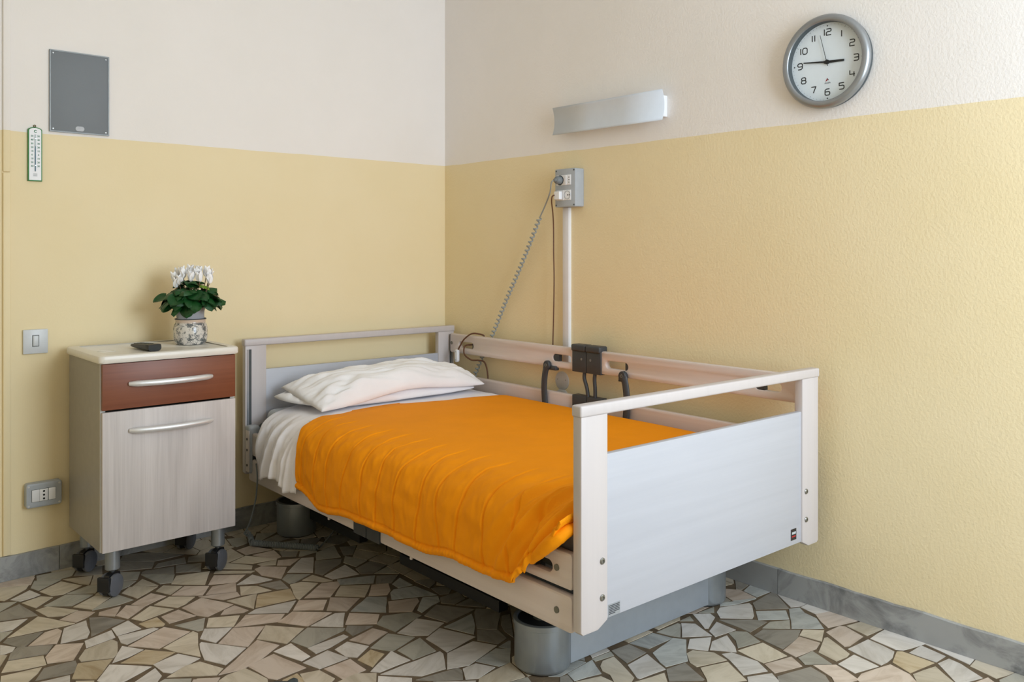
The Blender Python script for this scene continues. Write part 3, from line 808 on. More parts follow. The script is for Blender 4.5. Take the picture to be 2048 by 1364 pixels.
SLOTS = ((2.111, 1.983), (1.363, 1.237), (1.016, .884), (.24, .126))
def rail_board(parent, v0, v1, z0, z1, u0, u1, slots, bev=.006):
    loops = [rrect(v0, z0, v1, z1, .012)]
    zc = (z0 + z1) / 2 - .004
    for a, b in slots: loops.append(rrect(min(a, b), zc - .0165, max(a, b), zc + .0165, .0164, 6))
    return prism('rail_board', loops, u0, u1, M['rail'], parent, 'yz', bev)
def side_rail(name, u0, u1, zu, zl, low):
    # zu, zl: bottoms of the upper and lower boards; boards 0.103 high, split at the telescopic joint
    um = (u0 + u1) / 2
    inn = u0 if u0 > .5 else u1            # face towards the mattress
    sgn = -1 if u0 > .5 else 1
    r = rail_board(bed, 1.20, 2.192, zu, zu + .103, u0, u1, SLOTS[:2]); r.name = name
    rail_board(r, .045, 1.06, zu, zu + .103, u0, u1, SLOTS[2:])
    rail_board(r, 1.20, 2.192, zl, zl + .103, u0, u1, ())
    rail_board(r, .045, 1.06, zl, zl + .103, u0, u1, ())
    for a, b in ((1.995, 1.980), (1.366, 1.325), (.902, .880), (.262, .20)):
        box('slot_insert', (u0 + .005, min(a, b), zu + .026), (um + .012, max(a, b), zu + .070), M['dark'], r)
    for z, cap in ((zu, 1), (zl, 0)):
        for a, b in ((1.1335, 1.224), (1.040, 1.1305)):
            c = box('joint_cover', (u0 - .007, a, z - .004), (u1 + .007, b, z + .108), M['dark'], r, .003)
            if cap:
                box('joint_cap', (u0 - .016, a - .0005, z + .092), (u1 + .012, b + .0005, z + .124), M['dark'], r, .008, 3)
                lathe('cover_screw', [(.0058, .001), (.0058, -.0015), (.0036, -.0015), (.0032, .0004), (0, .0004)], M['steel'], r, (0, 0, 0), 'x', 14).location = (inn + sgn * .008 if sgn < 0 else inn + .008, (a + b) / 2 + (-.018 if a > 1.1 else .018), z + .058)
    for v in ((2.175,) if u0 > .5 else (2.175, .105)):
        for z in (zu, zl):
            lathe('rail_bolt', [(.0095, .003), (.0095, -.0012), (.0075, -.0025), (0, -.0025)] if u0 > .5 else [(0, .0025), (.0075, .0025), (.0095, .0012), (.0095, -.003)], M['bolt'], r, (u0, v, z + .052) if u0 > .5 else (u0 - .0005, v, z + .052), 'x', 14)
    return r
far = side_rail('side_rail', 1.164, 1.192, .765, .546, 0)
tag(far, 'raised pinkish wooden side rail by the wall')
# linkage of the raised rail
for v in (1.150, 1.085):
    b_ = .022 if v > 1.1 else 0
    tube('link_rod', smooth_path([(1.168, v, .77), (1.168, v + .004, .735), (1.168, v - b_ * .6, .69), (1.168, v - b_, .64)], 5), .0085, M['dark'], far, 8)
for s, v0 in ((1, 1.392), (-1, .893)):
    bm = bmesh.new()
    path = smooth_path([(1.150, v0 - s * .006, .778), (1.150, v0 + s * .008, .74), (1.150, v0 + s * .016, .68), (1.150, v0 + s * .014, .62), (1.150, v0 + s * .004, .55), (1.150, v0 - s * .01, .50)], 5)
    for k in (0,):
        add_tube(bm, path, [.019] * 4 + [.017] * (len(path) - 4), 10, True, .62)
    add_lathe(bm, [(.019, -.009), (.021, -.006), (.021, .008), (.018, .011)], (1.150, v0 - s * .006, .775), 'x', 18)
    add_box(bm, (1.152, min(v0 - s * .03, v0 - s * .06), .752), (1.178, max(v0, v0 - s * .012), .772), .004)
    o = link('lever_arm', finish(bm, .8), M['dark'], far)
    lathe('pivot_pin', [(.007, .0), (.007, -.004), (.004, -.004), (.0035, -.002), (0, -.002)], M['bolt'], far, (1.142, v0 - s * .006, .775), 'x', 14)
near_ = side_rail('side_rail', .008, .034, .376, .2565, 1)
tag(near_, 'lowered wooden side rail under the quilt edge')
# slider housing at the head end of the lowered rail
hs = box('rail_slider', (-.004, 2.150, .292), (.050, 2.208, .512), M['grey_plastic'], bed, .014, 3)
box('slider_face', (.008, 2.1465, .30), (.034, 2.152, .478), M['gasket'], hs, .003)
box('slider_strip', (-.0055, 2.158, .30), (.0, 2.196, .49), M['rail'], hs, .002)
for z in (.33, .40, .45): lathe('slider_screw', [(.006, 0), (.006, -.002), (0, -.002)], M['black'], hs, (-.0055, 2.178, z), 'x', 12)
box('corner_guard', (.055, 2.09, .478), (.16, 2.19, .515), M['gasket'], bed, .012, 3)
# mattress platform and underframe
plat = box('mattress_platform', (.045, .05, .405), (1.15, 2.195, .436), M['gasket'], bed, .004)
for k in range(9):
    v = .16 + k * .235
    box('cross_slat', (.06, v, .386), (1.14, v + .05, .407), M['base_grey'], plat)
for u in (.10, 1.08): box('frame_beam', (u, .06, .30), (u + .04, 2.19, .39), M['gasket'], plat, .003)
for v in (.62, 1.55):
    box('lift_arm', (.22, v, .08), (.26, v + .62, .12), M['black'], plat)
    box('lift_arm', (.95, v - .1, .08), (.99, v + .52, .12), M['black'], plat)
    box('lift_column', (.52, v - .05, .06), (.68, v + .12, .39), M['black'], plat, .005)
box('motor_housing', (.44, .95, .18), (.76, 1.35, .36), M['black'], plat, .01)
for v in (1.45, .86): lathe('rail_peg', [(.006, 0), (.006, -.012), (.004, -.014), (0, -.014)], M['rail'], plat, (.022, v, .257), 'z', 10)
# feet: silver drums at the four corners, joined by plinth covers
def drum(u, v):
    o = lathe('base_foot', [(.084, .004), (.088, .008), (.090, .014), (.090, .138), (.0935, .140), (.0935, .155), (.091, .157), (.082, .157), (.080, .150), (0, .146)], M['base_grey'], bed, (u, v, 0), 'z', 48)
    lathe('foot_pad', [(.080, .0), (.084, .004)], M['black'], o, (u, v, 0), 'z', 32)
    lathe('foot_recess', [(.079, .150), (.079, .1515), (0, .1515)], M['black'], o, (u, v, 0), 'z', 32)
    lathe('foot_stem', [(.03, .15), (.03, .395)], M['gasket'], o, (u, v, 0), 'z', 20)
for u in (.196, 1.012):
    for v in (.372, 2.085): drum(u, v)
box('plinth_cover', (.252, .300, .012), (.998, .345, .268), M['plinth'], bed, .002)
box('plinth_cover', (.262, 2.05, .05), (.998, 2.09, .165), M['plinth'], bed, .002)

# ---- mattress
def rounded_slab(name, lo, hi, r, mat, parent=None):
    return box(name, lo, hi, mat, parent, r, 4)
mt = rounded_slab('mattress', (.085, .06, .4375), (1.120, 2.185, .580), .035, M['mattress'])
mt.location = BO; mt.rotation_euler = (0, 0, BY)
tag(mt, 'thick mattress lying under the white sheet and orange quilt', 'mattress')

# ---- draped cloths: a cross-section over the mattress swept along the bed
def resample(pts, n):
    pts = [Vector(p) for p in pts]; Ls = [0]
    for a, b in zip(pts, pts[1:]): Ls.append(Ls[-1] + (b - a).length)
    out = []; i = 0
    for k in range(n):
        d = Ls[-1] * k / (n - 1)
        while i < len(Ls) - 2 and d > Ls[i + 1]: i += 1
        t = (d - Ls[i]) / max(1e-9, Ls[i + 1] - Ls[i]); out.append(pts[i].lerp(pts[i + 1], t))
    return out
def lerp_tab(tab, x):
    if x <= tab[0][0]: return tab[0][1]
    for (a, p), (b, q) in zip(tab, tab[1:]):
        if x <= b:
            t = (x - a) / (b - a); t = t * t * (3 - 2 * t); return p + (q - p) * t
    return tab[-1][1]
def sstep(a, b, x):
    t = max(0, min(1, (x - a) / (b - a))); return t * t * (3 - 2 * t)
def grid_mesh(rows, smooth=True):
    bm = bmesh.new()
    V = [[bm.verts.new(p) for p in r] for r in rows]
    for a, b in zip(V, V[1:]):
        for k in range(len(a) - 1): bm.faces.new((a[k], a[k + 1], b[k + 1], b[k]))
    bmesh.ops.recalc_face_normals(bm, faces=bm.faces)
    up = sum((f.normal.z for f in bm.faces))
    if up < 0: bmesh.ops.reverse_faces(bm, faces=bm.faces)
    for f in bm.faces: f.smooth = True
    me = bpy.data.meshes.new('cloth'); bm.to_mesh(me); bm.free(); return me

HEM = [(.040, .585), (.060, .560), (.085, .525), (.115, .480), (.15, .440), (.19, .392), (.226, .362), (.27, .347), (.32, .343), (.40, .338), (.55, .340), (.72, .315), (.87, .319), (1.02, .322), (1.18, .318), (1.44, .290), (1.63, .338)]
HEADV = lambda f: lerp_tab([(0, 1.73), (.25, 1.77), (.45, 1.805), (.62, 1.79), (.72, 1.765), (.80, 1.72), (.90, 1.66), (1, 1.635)], f)
def drape_sample(path, spec):
    # spec: (distance from the hem, spacing) bands, hem side finest
    pts = [Vector((p[0], p[1], 0)) for p in path]; Ls = [0]
    for a, b in zip(pts, pts[1:]): Ls.append(Ls[-1] + (b - a).length)
    tot = Ls[-1]; out = []; i = 0
    for fr in spec:
        d = tot - fr if fr < .45 else tot - .45 - (fr - .45) * (tot - .45) / 1.0
        d = max(0, min(tot, d))
        k = 0
        while k < len(Ls) - 2 and d > Ls[k + 1]: k += 1
        t = (d - Ls[k]) / max(1e-9, Ls[k + 1] - Ls[k]); out.append((pts[k].lerp(pts[k + 1], t), d / tot, tot - d))
    return out
spec = [.0025 * k for k in range(18)]
while spec[-1] < .45: spec.append(spec[-1] + .0055)
spec += [.45 + k / 46 for k in range(1, 47)]
spec.reverse()
NI = 760
stitch = [.175 + .121 * k for k in range(14)]
rows = []
for i in range(NI):
    a = i / (NI - 1); row = []
    v_ref = .040 + a * (1.635 - .040)
    hz = lerp_tab(HEM, v_ref)
    dip = .012 * math.sin(v_ref * 4.2 + .6)
    crn = sstep(.36, .06, v_ref)
    top_ = [(1.134, .535), (1.130, .575), (1.118, .596), (1.05, .601), (.8, .603), (.5, .604 + dip * .3), (.30, .604), (.19, .600), (.10, .588)]
    if hz < .40: path = top_ + [(.038, .560), (.002, .515), (-.016 - .01 * crn, .46), (-.024 - .02 * crn, .41), (-.028 - .026 * crn, hz)]
    else:
        m = min(.588, hz + .03)
        path = top_ + [(.038, max(.560, hz + .012)), (.006 - .006 * crn, max(.53, hz + .01)), (-.012 - .014 * crn, max(.5, hz + .006) if hz < .52 else hz + .004), (-.022 - .022 * crn, hz)]
    pr = drape_sample([(p.x, p.y) for p in smooth_path([(p[0], p[1], 0) for p in path], 10)], spec)
    n_ = len(pr)
    for j, (p, f, arc) in enumerate(pr):
        vh = HEADV(f)
        v = .040 + a * (vh - .040)
        q0, q1 = pr[max(0, j - 1)][0], pr[min(n_ - 1, j + 1)][0]
        tx, ty = q1.x - q0.x, q1.y - q0.y; tl = math.hypot(tx, ty) or 1
        nx, ny = ty / tl, -tx / tl
        if (ny < 0 if abs(ny) > .35 else (nx > 0) == (f > .3)): nx, ny = -nx, -ny
        hang = sstep(.66, .82, f)
        z = p.y
        wav = noise.noise((v * 2.2, f * 3.1, 4.0)) * .013 * (.10 + hang)
        wr = noise.noise((v * 8 + f * 6, f * 7 - v * 3, 1.7)) * .007 * (.06 + hang)
        wr2 = noise.noise((v * 17 + f * 14, f * 26 - v * 9, 7.7)) * .0052 * (.05 + hang) + noise.noise((v * 45, f * 40 + v * 20, 2.7)) * .0020 * hang
        dmin = 9
        for k, s0 in enumerate(stitch):
            vs = s0 + (.012 * math.sin(f * 9 + k * 1.9) + .006 * math.sin(f * 31 + k * 3.1)) * hang + .16 * (.86 - f) * sstep(.6, .75, f)
            dmin = min(dmin, abs(v - vs))
        lines = sstep(.655, .76, f) * sstep(0, .03, arc)
        gro = -math.exp(-(dmin / .0040) ** 2) * .0066 * lines + math.exp(-((dmin - .009) / .006) ** 2) * .0012 * lines
        puff = (1 - math.exp(-(dmin / .04) ** 2)) * .0030 * hang * sstep(0, .06, arc)
        hemroll = 0
        if arc < .030:
            hemroll = sstep(.10, .16, v) * .0055 * math.sin(PI * min(1, arc / .024)) + sstep(.12, .2, v) * .0011 * math.sin(v * 300 + 2 * math.sin(v * 43)) * (1 if v < .75 else .4)
        seam = -math.exp(-((arc - .026) / .0035) ** 2) * .0042 * sstep(.10, .16, v)
        fold = 0
        if v < .5:
            c = sstep(.46, .16, v) * sstep(.62, .80, f)
            w = v + .55 * (z - .35)
            fold = c * (.012 * math.sin(w * 2 * PI / .105 + .8) + .006 * math.sin(w * 2 * PI / .052 + 2 * noise.noise((v * 6, z * 6, 1))))
        d = wav + wr + wr2 + gro + puff + hemroll + seam + fold + .005
        if f < .85: d = max(d, -.002)
        edge = .0105 * sstep(.93, 1.0, a)
        row.append((p.x + nx * d, v + fold * .2, p.y + ny * d - edge * (1 - hang)))
    rows.append(row)
q = link('quilt', grid_mesh(rows), M['quilt'])
q.location = BO; q.rotation_euler = (0, 0, BY)
md = q.modifiers.new('thickness', 'SOLIDIFY'); md.thickness = .009; md.offset = -1
tag(q, 'bright orange quilted bedspread hanging over the near side of the bed', 'quilt')
tk_ = smooth_path([(-.036, .165, .440), (-.034, .135, .468), (-.030, .10, .500), (-.020, .072, .526), (.002, .055, .545), (.03, .048, .552)], 6)
tuck = tube('tucked_corner', tk_, [.012 + .014 * math.sin(PI * min(1, (k + 1) / len(tk_) * .9)) + .002 * noise.noise((k * .6, 0, 0)) for k in range(len(tk_))], M['quilt'], q, 14, .8)

# ---- white sheet showing between pillow and quilt, hanging beside the headboard
rows = []
NI, NJ = 120, 130
SH = [(0, .306), (.12, .304), (.2, .300), (.3, .332), (.5, .338), (.72, .330), (.8, .318), (1, .312)]
for i in range(NI):
    a = i / (NI - 1); row = []
    hz = lerp_tab(SH, a)
    path = smooth_path([(1.128, .52), (1.124, .565), (1.112, .588), (1.0, .592), (.6, .593), (.25, .592), (.13, .585), (.055, .555), (.012, .505), (-.012, .44), (-.020, .38), (-.024, hz)], 10)
    pr = resample(path, NJ)
    for j, p in enumerate(pr):
        f = j / (NJ - 1)
        hang = sstep(.70, .97, f)
        v1 = 2.125 - .035 * sstep(.5, .72, f) - .075 * sstep(.72, 1, f)
        v0 = 1.60 + .055 * sstep(.7, 1, f)
        tuck_ = sstep(.16, .0, a) * .016 * sstep(.66, .8, f)
        v = v0 + a * (v1 - v0)
        ph = v * 62 + noise.noise((v * 5, f * 2, 2)) * 2.6
        fold = hang * (.012 * math.sin(ph) + .007 * math.sin(ph * 2.3 + 1) + noise.noise((v * 34 + f * 6, f * 9, 3)) * .012)
        fl = (1 - hang) * noise.noise((v * 11, p.x * 7, 5)) * .004
        hemz = hang * .006 * math.sin(ph * .5)
        sk = sstep(.68, .8, f) * (noise.noise((v * 26 + f * 10, f * 9, 9)) * .007 + noise.noise((v * 60 + f * 25, f * 30, 4)) * .003)
        fold *= 1 - .8 * sstep(.14, 0, a)
        row.append((p.x - fold - sk - .012 * hang + tuck_, v, p.y + fl + hemz * f + (.007 * sstep(.74, .68, f))))
    rows.append(row)
s_ = link('bed_sheet', grid_mesh(rows), M['sheet'])
s_.location = BO; s_.rotation_euler = (0, 0, BY)
md = s_.modifiers.new('thickness', 'SOLIDIFY'); md.thickness = .002; md.offset = -1
tag(s_, 'crumpled white bed sheet hanging in folds beside the headboard', 'bed sheet')

# ---- pillows
def pillow(name, corners, up, down, seed, label, arch=0, wr=1.0, frill=.03):
    BL, FL, FR, BR = [Vector(c) for c in corners]
    N1, N2 = 90, 60
    bm = bmesh.new(); top = []; bot = []
    for i in range(N1 + 1):
        a = i / N1 * 2 - 1; rt = []; rb = []
        for j in range(N2 + 1):
            b = j / N2 * 2 - 1            # -1 front, +1 back
            kr = .13 if arch == 0 else .035
            s, t = (a * (1 - kr * b * b * abs(a) ** 3) + 1) / 2, (b * (1 - kr * a * a * abs(b) ** 3) + 1) / 2
            pin = .020 * (1 - abs(a) ** 2.2) * (abs(b) ** 2) * (1 if b > 0 else -1)
            pin2 = .018 * (1 - abs(b) ** 2.2) * (abs(a) ** 2) * (1 if a > 0 else -1)
            p = (FL.lerp(FR, s)).lerp(BL.lerp(BR, s), t)
            p = p - Vector((pin2, pin, 0))
            ea = max(0, 1 - abs(a) ** 3.0); eb = max(0, 1 - abs(b) ** 2.8)
            th = (ea ** .55) * (eb ** .55)
            edge = max(abs(a), abs(b))
            folds = noise.noise((a * 2.6 + seed, b * 2.2, seed)) * .020 + noise.noise((a * 6 + b * 3, b * 5 - a * 2, seed + 3)) * .008 + .012 * noise.noise(((a + b * 1.7) * 5, (a - b) * 1.2, seed + 9))
            # rays running in from the corners
            for ca, cb in ((-1, -1), (1, -1), (-1, 1), (1, 1)):
                r = math.hypot(a - ca, (b - cb) * .7)
                ang = math.atan2((b - cb) * .7, a - ca)
                folds += .010 * math.sin(ang * 9 + seed) * math.exp(-((r - .42) / .28) ** 2)
            folds *= wr * min(1, th * 1.6)
            lift = arch * math.exp(-((a - .02) / .55) ** 2) * sstep(.3, -1, b)
            rt.append(bm.verts.new(p + Vector((0, 0, up * th + folds + lift + .0015))))
            if 0 < i < N1 and 0 < j < N2: rb.append(bm.verts.new(p + Vector((0, 0, -down * th + folds * .2 + lift))))
            else: rb.append(rt[-1])
        top.append(rt); bot.append(rb)
    def fill(g):
        for p, q in zip(g, g[1:]):
            for k in range(N2):
                vs = []
                for v in (p[k], p[k + 1], q[k + 1], q[k]):
                    if v not in vs: vs.append(v)
                if len(vs) > 2:
                    try: bm.faces.new(vs)
                    except ValueError: pass
    fill(top); fill(bot)
    me = finish(bm, 3.0)
    o = link(name, me, M['pillow']); o.location = BO; o.rotation_euler = (0, 0, BY)
    tag(o, label, 'pillow'); return o
pillow('pillow', [(.030, 2.165, .640), (.20, 1.795, .618), (1.11, 1.80, .622), (1.10, 2.17, .650)], .050, .024, 2.0, 'flat white pillow underneath the plump one on the bed', 0, .7)
pillow('pillow', [(.118, 2.13, .682), (.150, 1.775, .606), (1.105, 1.775, .640), (1.08, 2.15, .690)], .098, .012, 11.0, 'plump white pillow on top leaning against the headboard', .040, 1.0)

# ================================================================== BEDSIDE CABINET
CO = (-1.985, -.493, 0); CYAW = -.00934
CW, CD, ZB, ZT = .523, .443, .182, .895
cab = empty('bedside_cabinet', CO, CYAW, 'bedside cabinet on castors with pale wood door and reddish drawer', 'cabinet')
body = prism('body', [rect(0, ZB, CW, ZT), rect(.018, ZB + .018, CW - .018, ZT - .018)], .020, CD, M['cab_side'], cab, 'xz')
box('back_panel', (.016, CD - .012, ZB + .016), (CW - .016, CD - .004, ZT - .016), M['cab_side'], cab)
box('edge_strip', (-.0006, .0165, ZB), (.0175, .0205, ZT), M['cab_edge'], cab)
box('edge_strip', (CW - .0175, .0165, ZB), (CW + .0006, .0205, ZT), M['cab_edge'], cab)
box('inner_shelf', (.018, .14, .700), (CW - .018, CD - .02, .716), M['cab_side'], cab)
dr = box('drawer_front', (.003, -.001, .7185), (CW - .002, .0165, .8925), M['drawer'], cab, .0012)
dd = box('door', (.003, -.001, ZB), (CW - .002, .0165, .7105), M['door'], cab, .0012)
def bow(parent, x0, x1, z):
    pts = []
    for k in range(25):
        t = k / 24
        pts.append((x0 + (x1 - x0) * t, -.004 - .030 * math.sin(PI * t) ** .7, z))
    rad = [.0035 + .0085 * min(1, math.sin(PI * (k + .6) / 25.2) * 3.5) ** .5 for k in range(25)]
    return tube('handle', pts, rad, M['handle'], parent, 12, 1.0)
bow(dr, .098, .420, .812); bow(dd, .100, .422, .633)
# moulded top with a raised rim and a small round recess
bm = bmesh.new()
o1 = rrect(-.012, -.014, CW + .012, CD + .01, .022, 6)
i1 = rrect(.022, .006, CW - .018, CD - .018, .016, 6)
def ring(pts, z, inset=0):
    c = Vector((CW / 2, CD / 2))
    r = []
    for p in pts:
        d = Vector(p) - c
        r.append(bm.verts.new((p[0] - math.copysign(inset, d.x), p[1] - math.copysign(inset, d.y), z)))
    return r
R_ = [ring(o1, .896, .003), ring(o1, .900, 0), ring(o1, .916, 0), ring(o1, .9225, .002), ring(o1, .9255, .007), ring(i1, .9255, -.006), ring(i1, .9240, -.001), ring(i1, .9215, .004)]
for a, b in zip(R_, R_[1:]):
    for k in range(len(a)): bm.faces.new((a[k], a[(k + 1) % len(a)], b[(k + 1) % len(b)], b[k]))
bm.faces.new(R_[0]); bm.faces.new(R_[-1])
tp = link('top', finish(bm, .7), M['top'], cab)
lathe('cup_ring', [(.034, .9214), (.034, .9228), (.031, .9234), (.028, .9228), (.027, .9214)], M['top'], tp, (.075, .20, 0), 'z', 32)
# castors
ca = math.atan2(-.80, .60) - CYAW
def castor(x, y, parent):
    c = lathe('castor', [(.027, ZB + .002), (.027, .102), (.022, .098), (.010, .096), (.008, .090), (.006, .080)], M['base_grey'], parent, (x, y, 0), 'z', 24)
    ax = Vector((math.cos(ca), math.sin(ca), 0)); fr = Vector((ax.y, -ax.x, 0))
    if fr.x > 0: fr = -fr
    hub = Vector((x, y, .043)) + fr * .010
    for s in (-1, 1):
        bm = bmesh.new()
        add_lathe(bm, [(0, -.009), (.034, -.009), (.041, -.006), (.043, 0), (.041, .006), (.030, .009), (.012, .010), (0, .010)], (0, 0, 0), 'x', 28, False)
        bmesh.ops.remove_doubles(bm, verts=bm.verts, dist=1e-6)
        bm.transform(Matrix.Translation(hub + ax * (.0195 * s)) @ Matrix.Rotation(ca, 4, 'Z'))
        link('wheel', finish(bm, .7), M['caster'], c)
    bm = bmesh.new()
    prof = [(-.004, .008), (.040, .012), (.046, .030), (.044, .062), (.034, .084), (.0, .090), (-.030, .082), (-.036, .060), (-.020, .040)]
    for s in (-.0105, .0105): pass
    lo = [bm.verts.new(Vector((x, y, 0)) + fr * a + ax * -.0105 + Vector((0, 0, z))) for a, z in prof]
    hi = [bm.verts.new(Vector((x, y, 0)) + fr * a + ax * .0105 + Vector((0, 0, z))) for a, z in prof]
    bm.faces.new(lo); bm.faces.new(hi)
    for k in range(len(prof)): bm.faces.new((lo[k], lo[(k + 1) % len(prof)], hi[(k + 1) % len(prof)], hi[k]))
    link('fork', finish(bm), M['black'], c)
    bm = bmesh.new(); add_box(bm, (-.004, -.026, -.028), (.010, .026, .026), .003)
    bm.transform(Matrix.Translation(Vector((x, y, .056)) + fr * .046) @ Matrix.Rotation(math.atan2(fr.y, fr.x), 4, 'Z'))
    link('brake_pedal', finish(bm), M['black'], c)
for x, y in ((.055, .055), (.470, .055), (.055, .395), (.470, .395)): castor(x, y, cab)

# ---- remote control on the cabinet
def to_world(c, yaw, p):
    return (c[0] + math.cos(yaw) * p[0] - math.sin(yaw) * p[1], c[1] + math.sin(yaw) * p[0] + math.cos(yaw) * p[1], c[2] + p[2])
rem = empty('remote_control', (-1.775, -.345, .9215), math.radians(-84), 'black television remote lying on the cabinet top', 'remote')
rem.scale = (1, 1.15, 1.4)
bm = bmesh.new(); secs = []
for k in range(13):
    t = k / 12; x = -.085 + .17 * t
    hw = .0215 + .004 * t; h0 = .0045 * (1 - t) ** 2; h1 = .015 + .006 * t
    if k in (0, 12): hw *= .9; h1 -= .0015
    sec = []
    for m in range(16):
        a = 2 * PI * m / 16
        cx = math.copysign(abs(math.cos(a)) ** .6, math.cos(a)) * hw
        sz = math.sin(a)
        cz = (h1 if sz > 0 else h0) + (0 if sz > 0 else 0)
        z = (h0 + h1) / 2 + sz * (h1 - h0) / 2 * (1.0 if sz > 0 else 1.0)
        if sz > .2: z = h1 - (1 - sz) * .002
        sec.append(bm.verts.new((x, cx, max(z, .0003))))
    secs.append(sec)
for a, b in zip(secs, secs[1:]):
    for k in range(16): bm.faces.new((a[k], a[(k + 1) % 16], b[(k + 1) % 16], b[k]))
bm.faces.new(secs[0]); bm.faces.new(secs[-1])
link('casing', finish(bm, .7), simple('remote_black', srgb(30, 32, 33), .35, 0, .03), rem)
bm = bmesh.new()
for r in range(7):
    for c in range(3):
        x = -.07 + r * .017; z = .0148 + .006 * (x + .085) / .17
        add_box(bm, (x, -.0135 + c * .010, z - .001), (x + .009, -.0065 + c * .010, z + .0012), .0006, 1)
tag(link('keypad', finish(bm), simple('rubber_keys', srgb(70, 74, 72), .6), rem))

# ---- ceramic pot and cyclamen
VX, VY = -1.556, -.255
n = NT('toile_ceramic')
v = n.coord('Object', (1, 1, 1))
a = n.noise(v, 105, 5, .65, 2.4)
b = n.noise(v, 42, 2, .5, .6)
mlt = n.n('ShaderNodeMath', operation='ADD'); n.l(a, mlt.inputs[0]); n.l(b, mlt.inputs[1])
pat = n.ramp(mlt.outputs[0], [(.0, (0, 0, 0, 1)), (.49, (0, 0, 0, 1)), (.53, (1, 1, 1, 1))])
mm = n.n('ShaderNodeMath', operation='MULTIPLY'); mm.inputs[1].default_value = .5; n.l(mlt.outputs[0], mm.inputs[0])
pat = n.ramp(mm.outputs[0], [(.49, (0, 0, 0, 1)), (.525, (1, 1, 1, 1))])
sep = n.n('ShaderNodeSeparateXYZ'); n.l(v, sep.inputs[0])
band = n.n('ShaderNodeMapRange'); band.inputs[1].default_value = .090; band.inputs[2].default_value = .098; n.l(sep.outputs['Z'], band.inputs[0])
rgb = n.mix(pat, srgb(214, 208, 200), srgb(96, 100, 102))
n.base(n.mix(band.outputs[0], rgb, srgb(206, 186, 170)))
n.b.inputs['Roughness'].default_value = .18; n.b.inputs['Coat Weight'].default_value = .3
M['toile'] = n.m
pot = empty('ceramic_pot', (VX, VY, .9215), .4, 'glazed ceramic pot with grey toile pattern on the cabinet', 'pot')
lathe('pot_body', [(.052, 0), (.060, .003), (.066, .014), (.0695, .035), (.0695, .068), (.066, .084), (.061, .093), (.0605, .100), (.0625, .104), (.0625, .108), (.058, .108), (.056, .098), (.060, .060), (.055, .012), (0, .010)], M['toile'], pot, n=48)
lathe('rim_line', [(.0605, .1065), (.0642, .1072), (.0648, .1095), (.062, .111), (.0575, .110)], M['gasket'], pot, n=48)
plant = empty('potted_cyclamen', (VX, VY, .9345), 0, 'white flowering cyclamen with dark green leaves in grey paper wrap', 'plant')
# paper wrap with creases
bm = bmesh.new(); rg = []
for k in range(9):
    z = .012 + k * .0165; r0 = .050 + .0085 * (k / 8)
    rr = []
    for m in range(48):
        a = 2 * PI * m / 48
        r = r0 + .0028 * noise.noise((math.cos(a) * 3, math.sin(a) * 3, z * 30)) + .0016 * math.sin(a * 5 + z * 110)
        rr.append(bm.verts.new((r * math.cos(a), r * math.sin(a), z)))
    rg.append(rr)
for a, b in zip(rg, rg[1:]):
    for m in range(48): bm.faces.new((a[m], a[(m + 1) % 48], b[(m + 1) % 48], b[m]))
bm.faces.new(rg[0])
wrp = link('paper_wrap', finish(bm, 1.2), simple('grey_paper', srgb(160, 164, 172), .7, 0, .05), plant)
lathe('soil', [(.056, .128), (.03, .133), (0, .134)], simple('potting_soil', srgb(52, 40, 30), .95, 0, .2, 120), plant, n=24, cap=False)
n = NT('cyclamen_leaf')
v = n.coord('Object', (1, 1, 1))
oi = n.n('ShaderNodeObjectInfo')
f = n.noise(v, 55, 4, .6, 1.0)
g = n.ramp(f, [(.36, srgb(14, 52, 22)), (.58, srgb(26, 82, 34)), (.76, srgb(80, 134, 78))])
y = n.ramp(oi.outputs['Random'], [(.985, (0, 0, 0, 1)), (.99, (1, 1, 1, 1))])
n.base(n.mix(y, g, srgb(112, 146, 44)))
n.b.inputs['Roughness'].default_value = .38; n.b.inputs['Specular IOR Level'].default_value = .4
n.bump(f, .3, .002)
M['leaf'] = n.m
def leaf_mesh(sz, cup, droop, seed):
    bm = bmesh.new(); N1, N2 = 7, 8; rows = []
    rr_ = random.Random(seed)
    for i in range(N1 + 1):
        t = i / N1                      # base to tip
        wd = sz * .62 * (math.sin(PI * min(1, .10 + t * .90)) ** .62) * (1 - .15 * t)
        if t > .93: wd *= .55
        row = []
        for j in range(N2 + 1):
            s = j / N2 * 2 - 1
            back = -.16 * sz * abs(s) ** 1.5 * (1 - t) ** 2
            x = sz * t + back
            yv = wd * s
            z = -cup * sz * (abs(s) ** 2) - droop * sz * t * t + .035 * sz * math.sin(s * 7 + t * 5 + seed) * abs(s)
            row.append(bm.verts.new((x, yv, z)))
        rows.append(row)
    for a, b in zip(rows, rows[1:]):
        for k in range(N2): bm.faces.new((a[k], a[k + 1], b[k + 1], b[k]))
    return finish(bm, 3)
leafs = [leaf_mesh(1, c, d, k) for k, (c, d) in enumerate(((.22, .35), (.05, .5), (-.15, .25), (.35, .15), (.12, .6)))]
for m in leafs: m.materials.append(M['leaf'])
rl = random.Random(21)
def put_leaf(az, rad, h, size, tilt, roll, k):
    o = bpy.data.objects.new('leaf', leafs[k % len(leafs)]); COL.objects.link(o); o.parent = plant
    p = Vector((math.cos(az) * rad, math.sin(az) * rad, h))
    o.matrix_local = Matrix.Translation(p) @ Matrix.Rotation(az, 4, 'Z') @ Matrix.Rotation(tilt, 4, 'Y') @ Matrix.Rotation(roll, 4, 'X') @ Matrix.Scale(size, 4)
    return p
stem_bm = bmesh.new()
LV = []
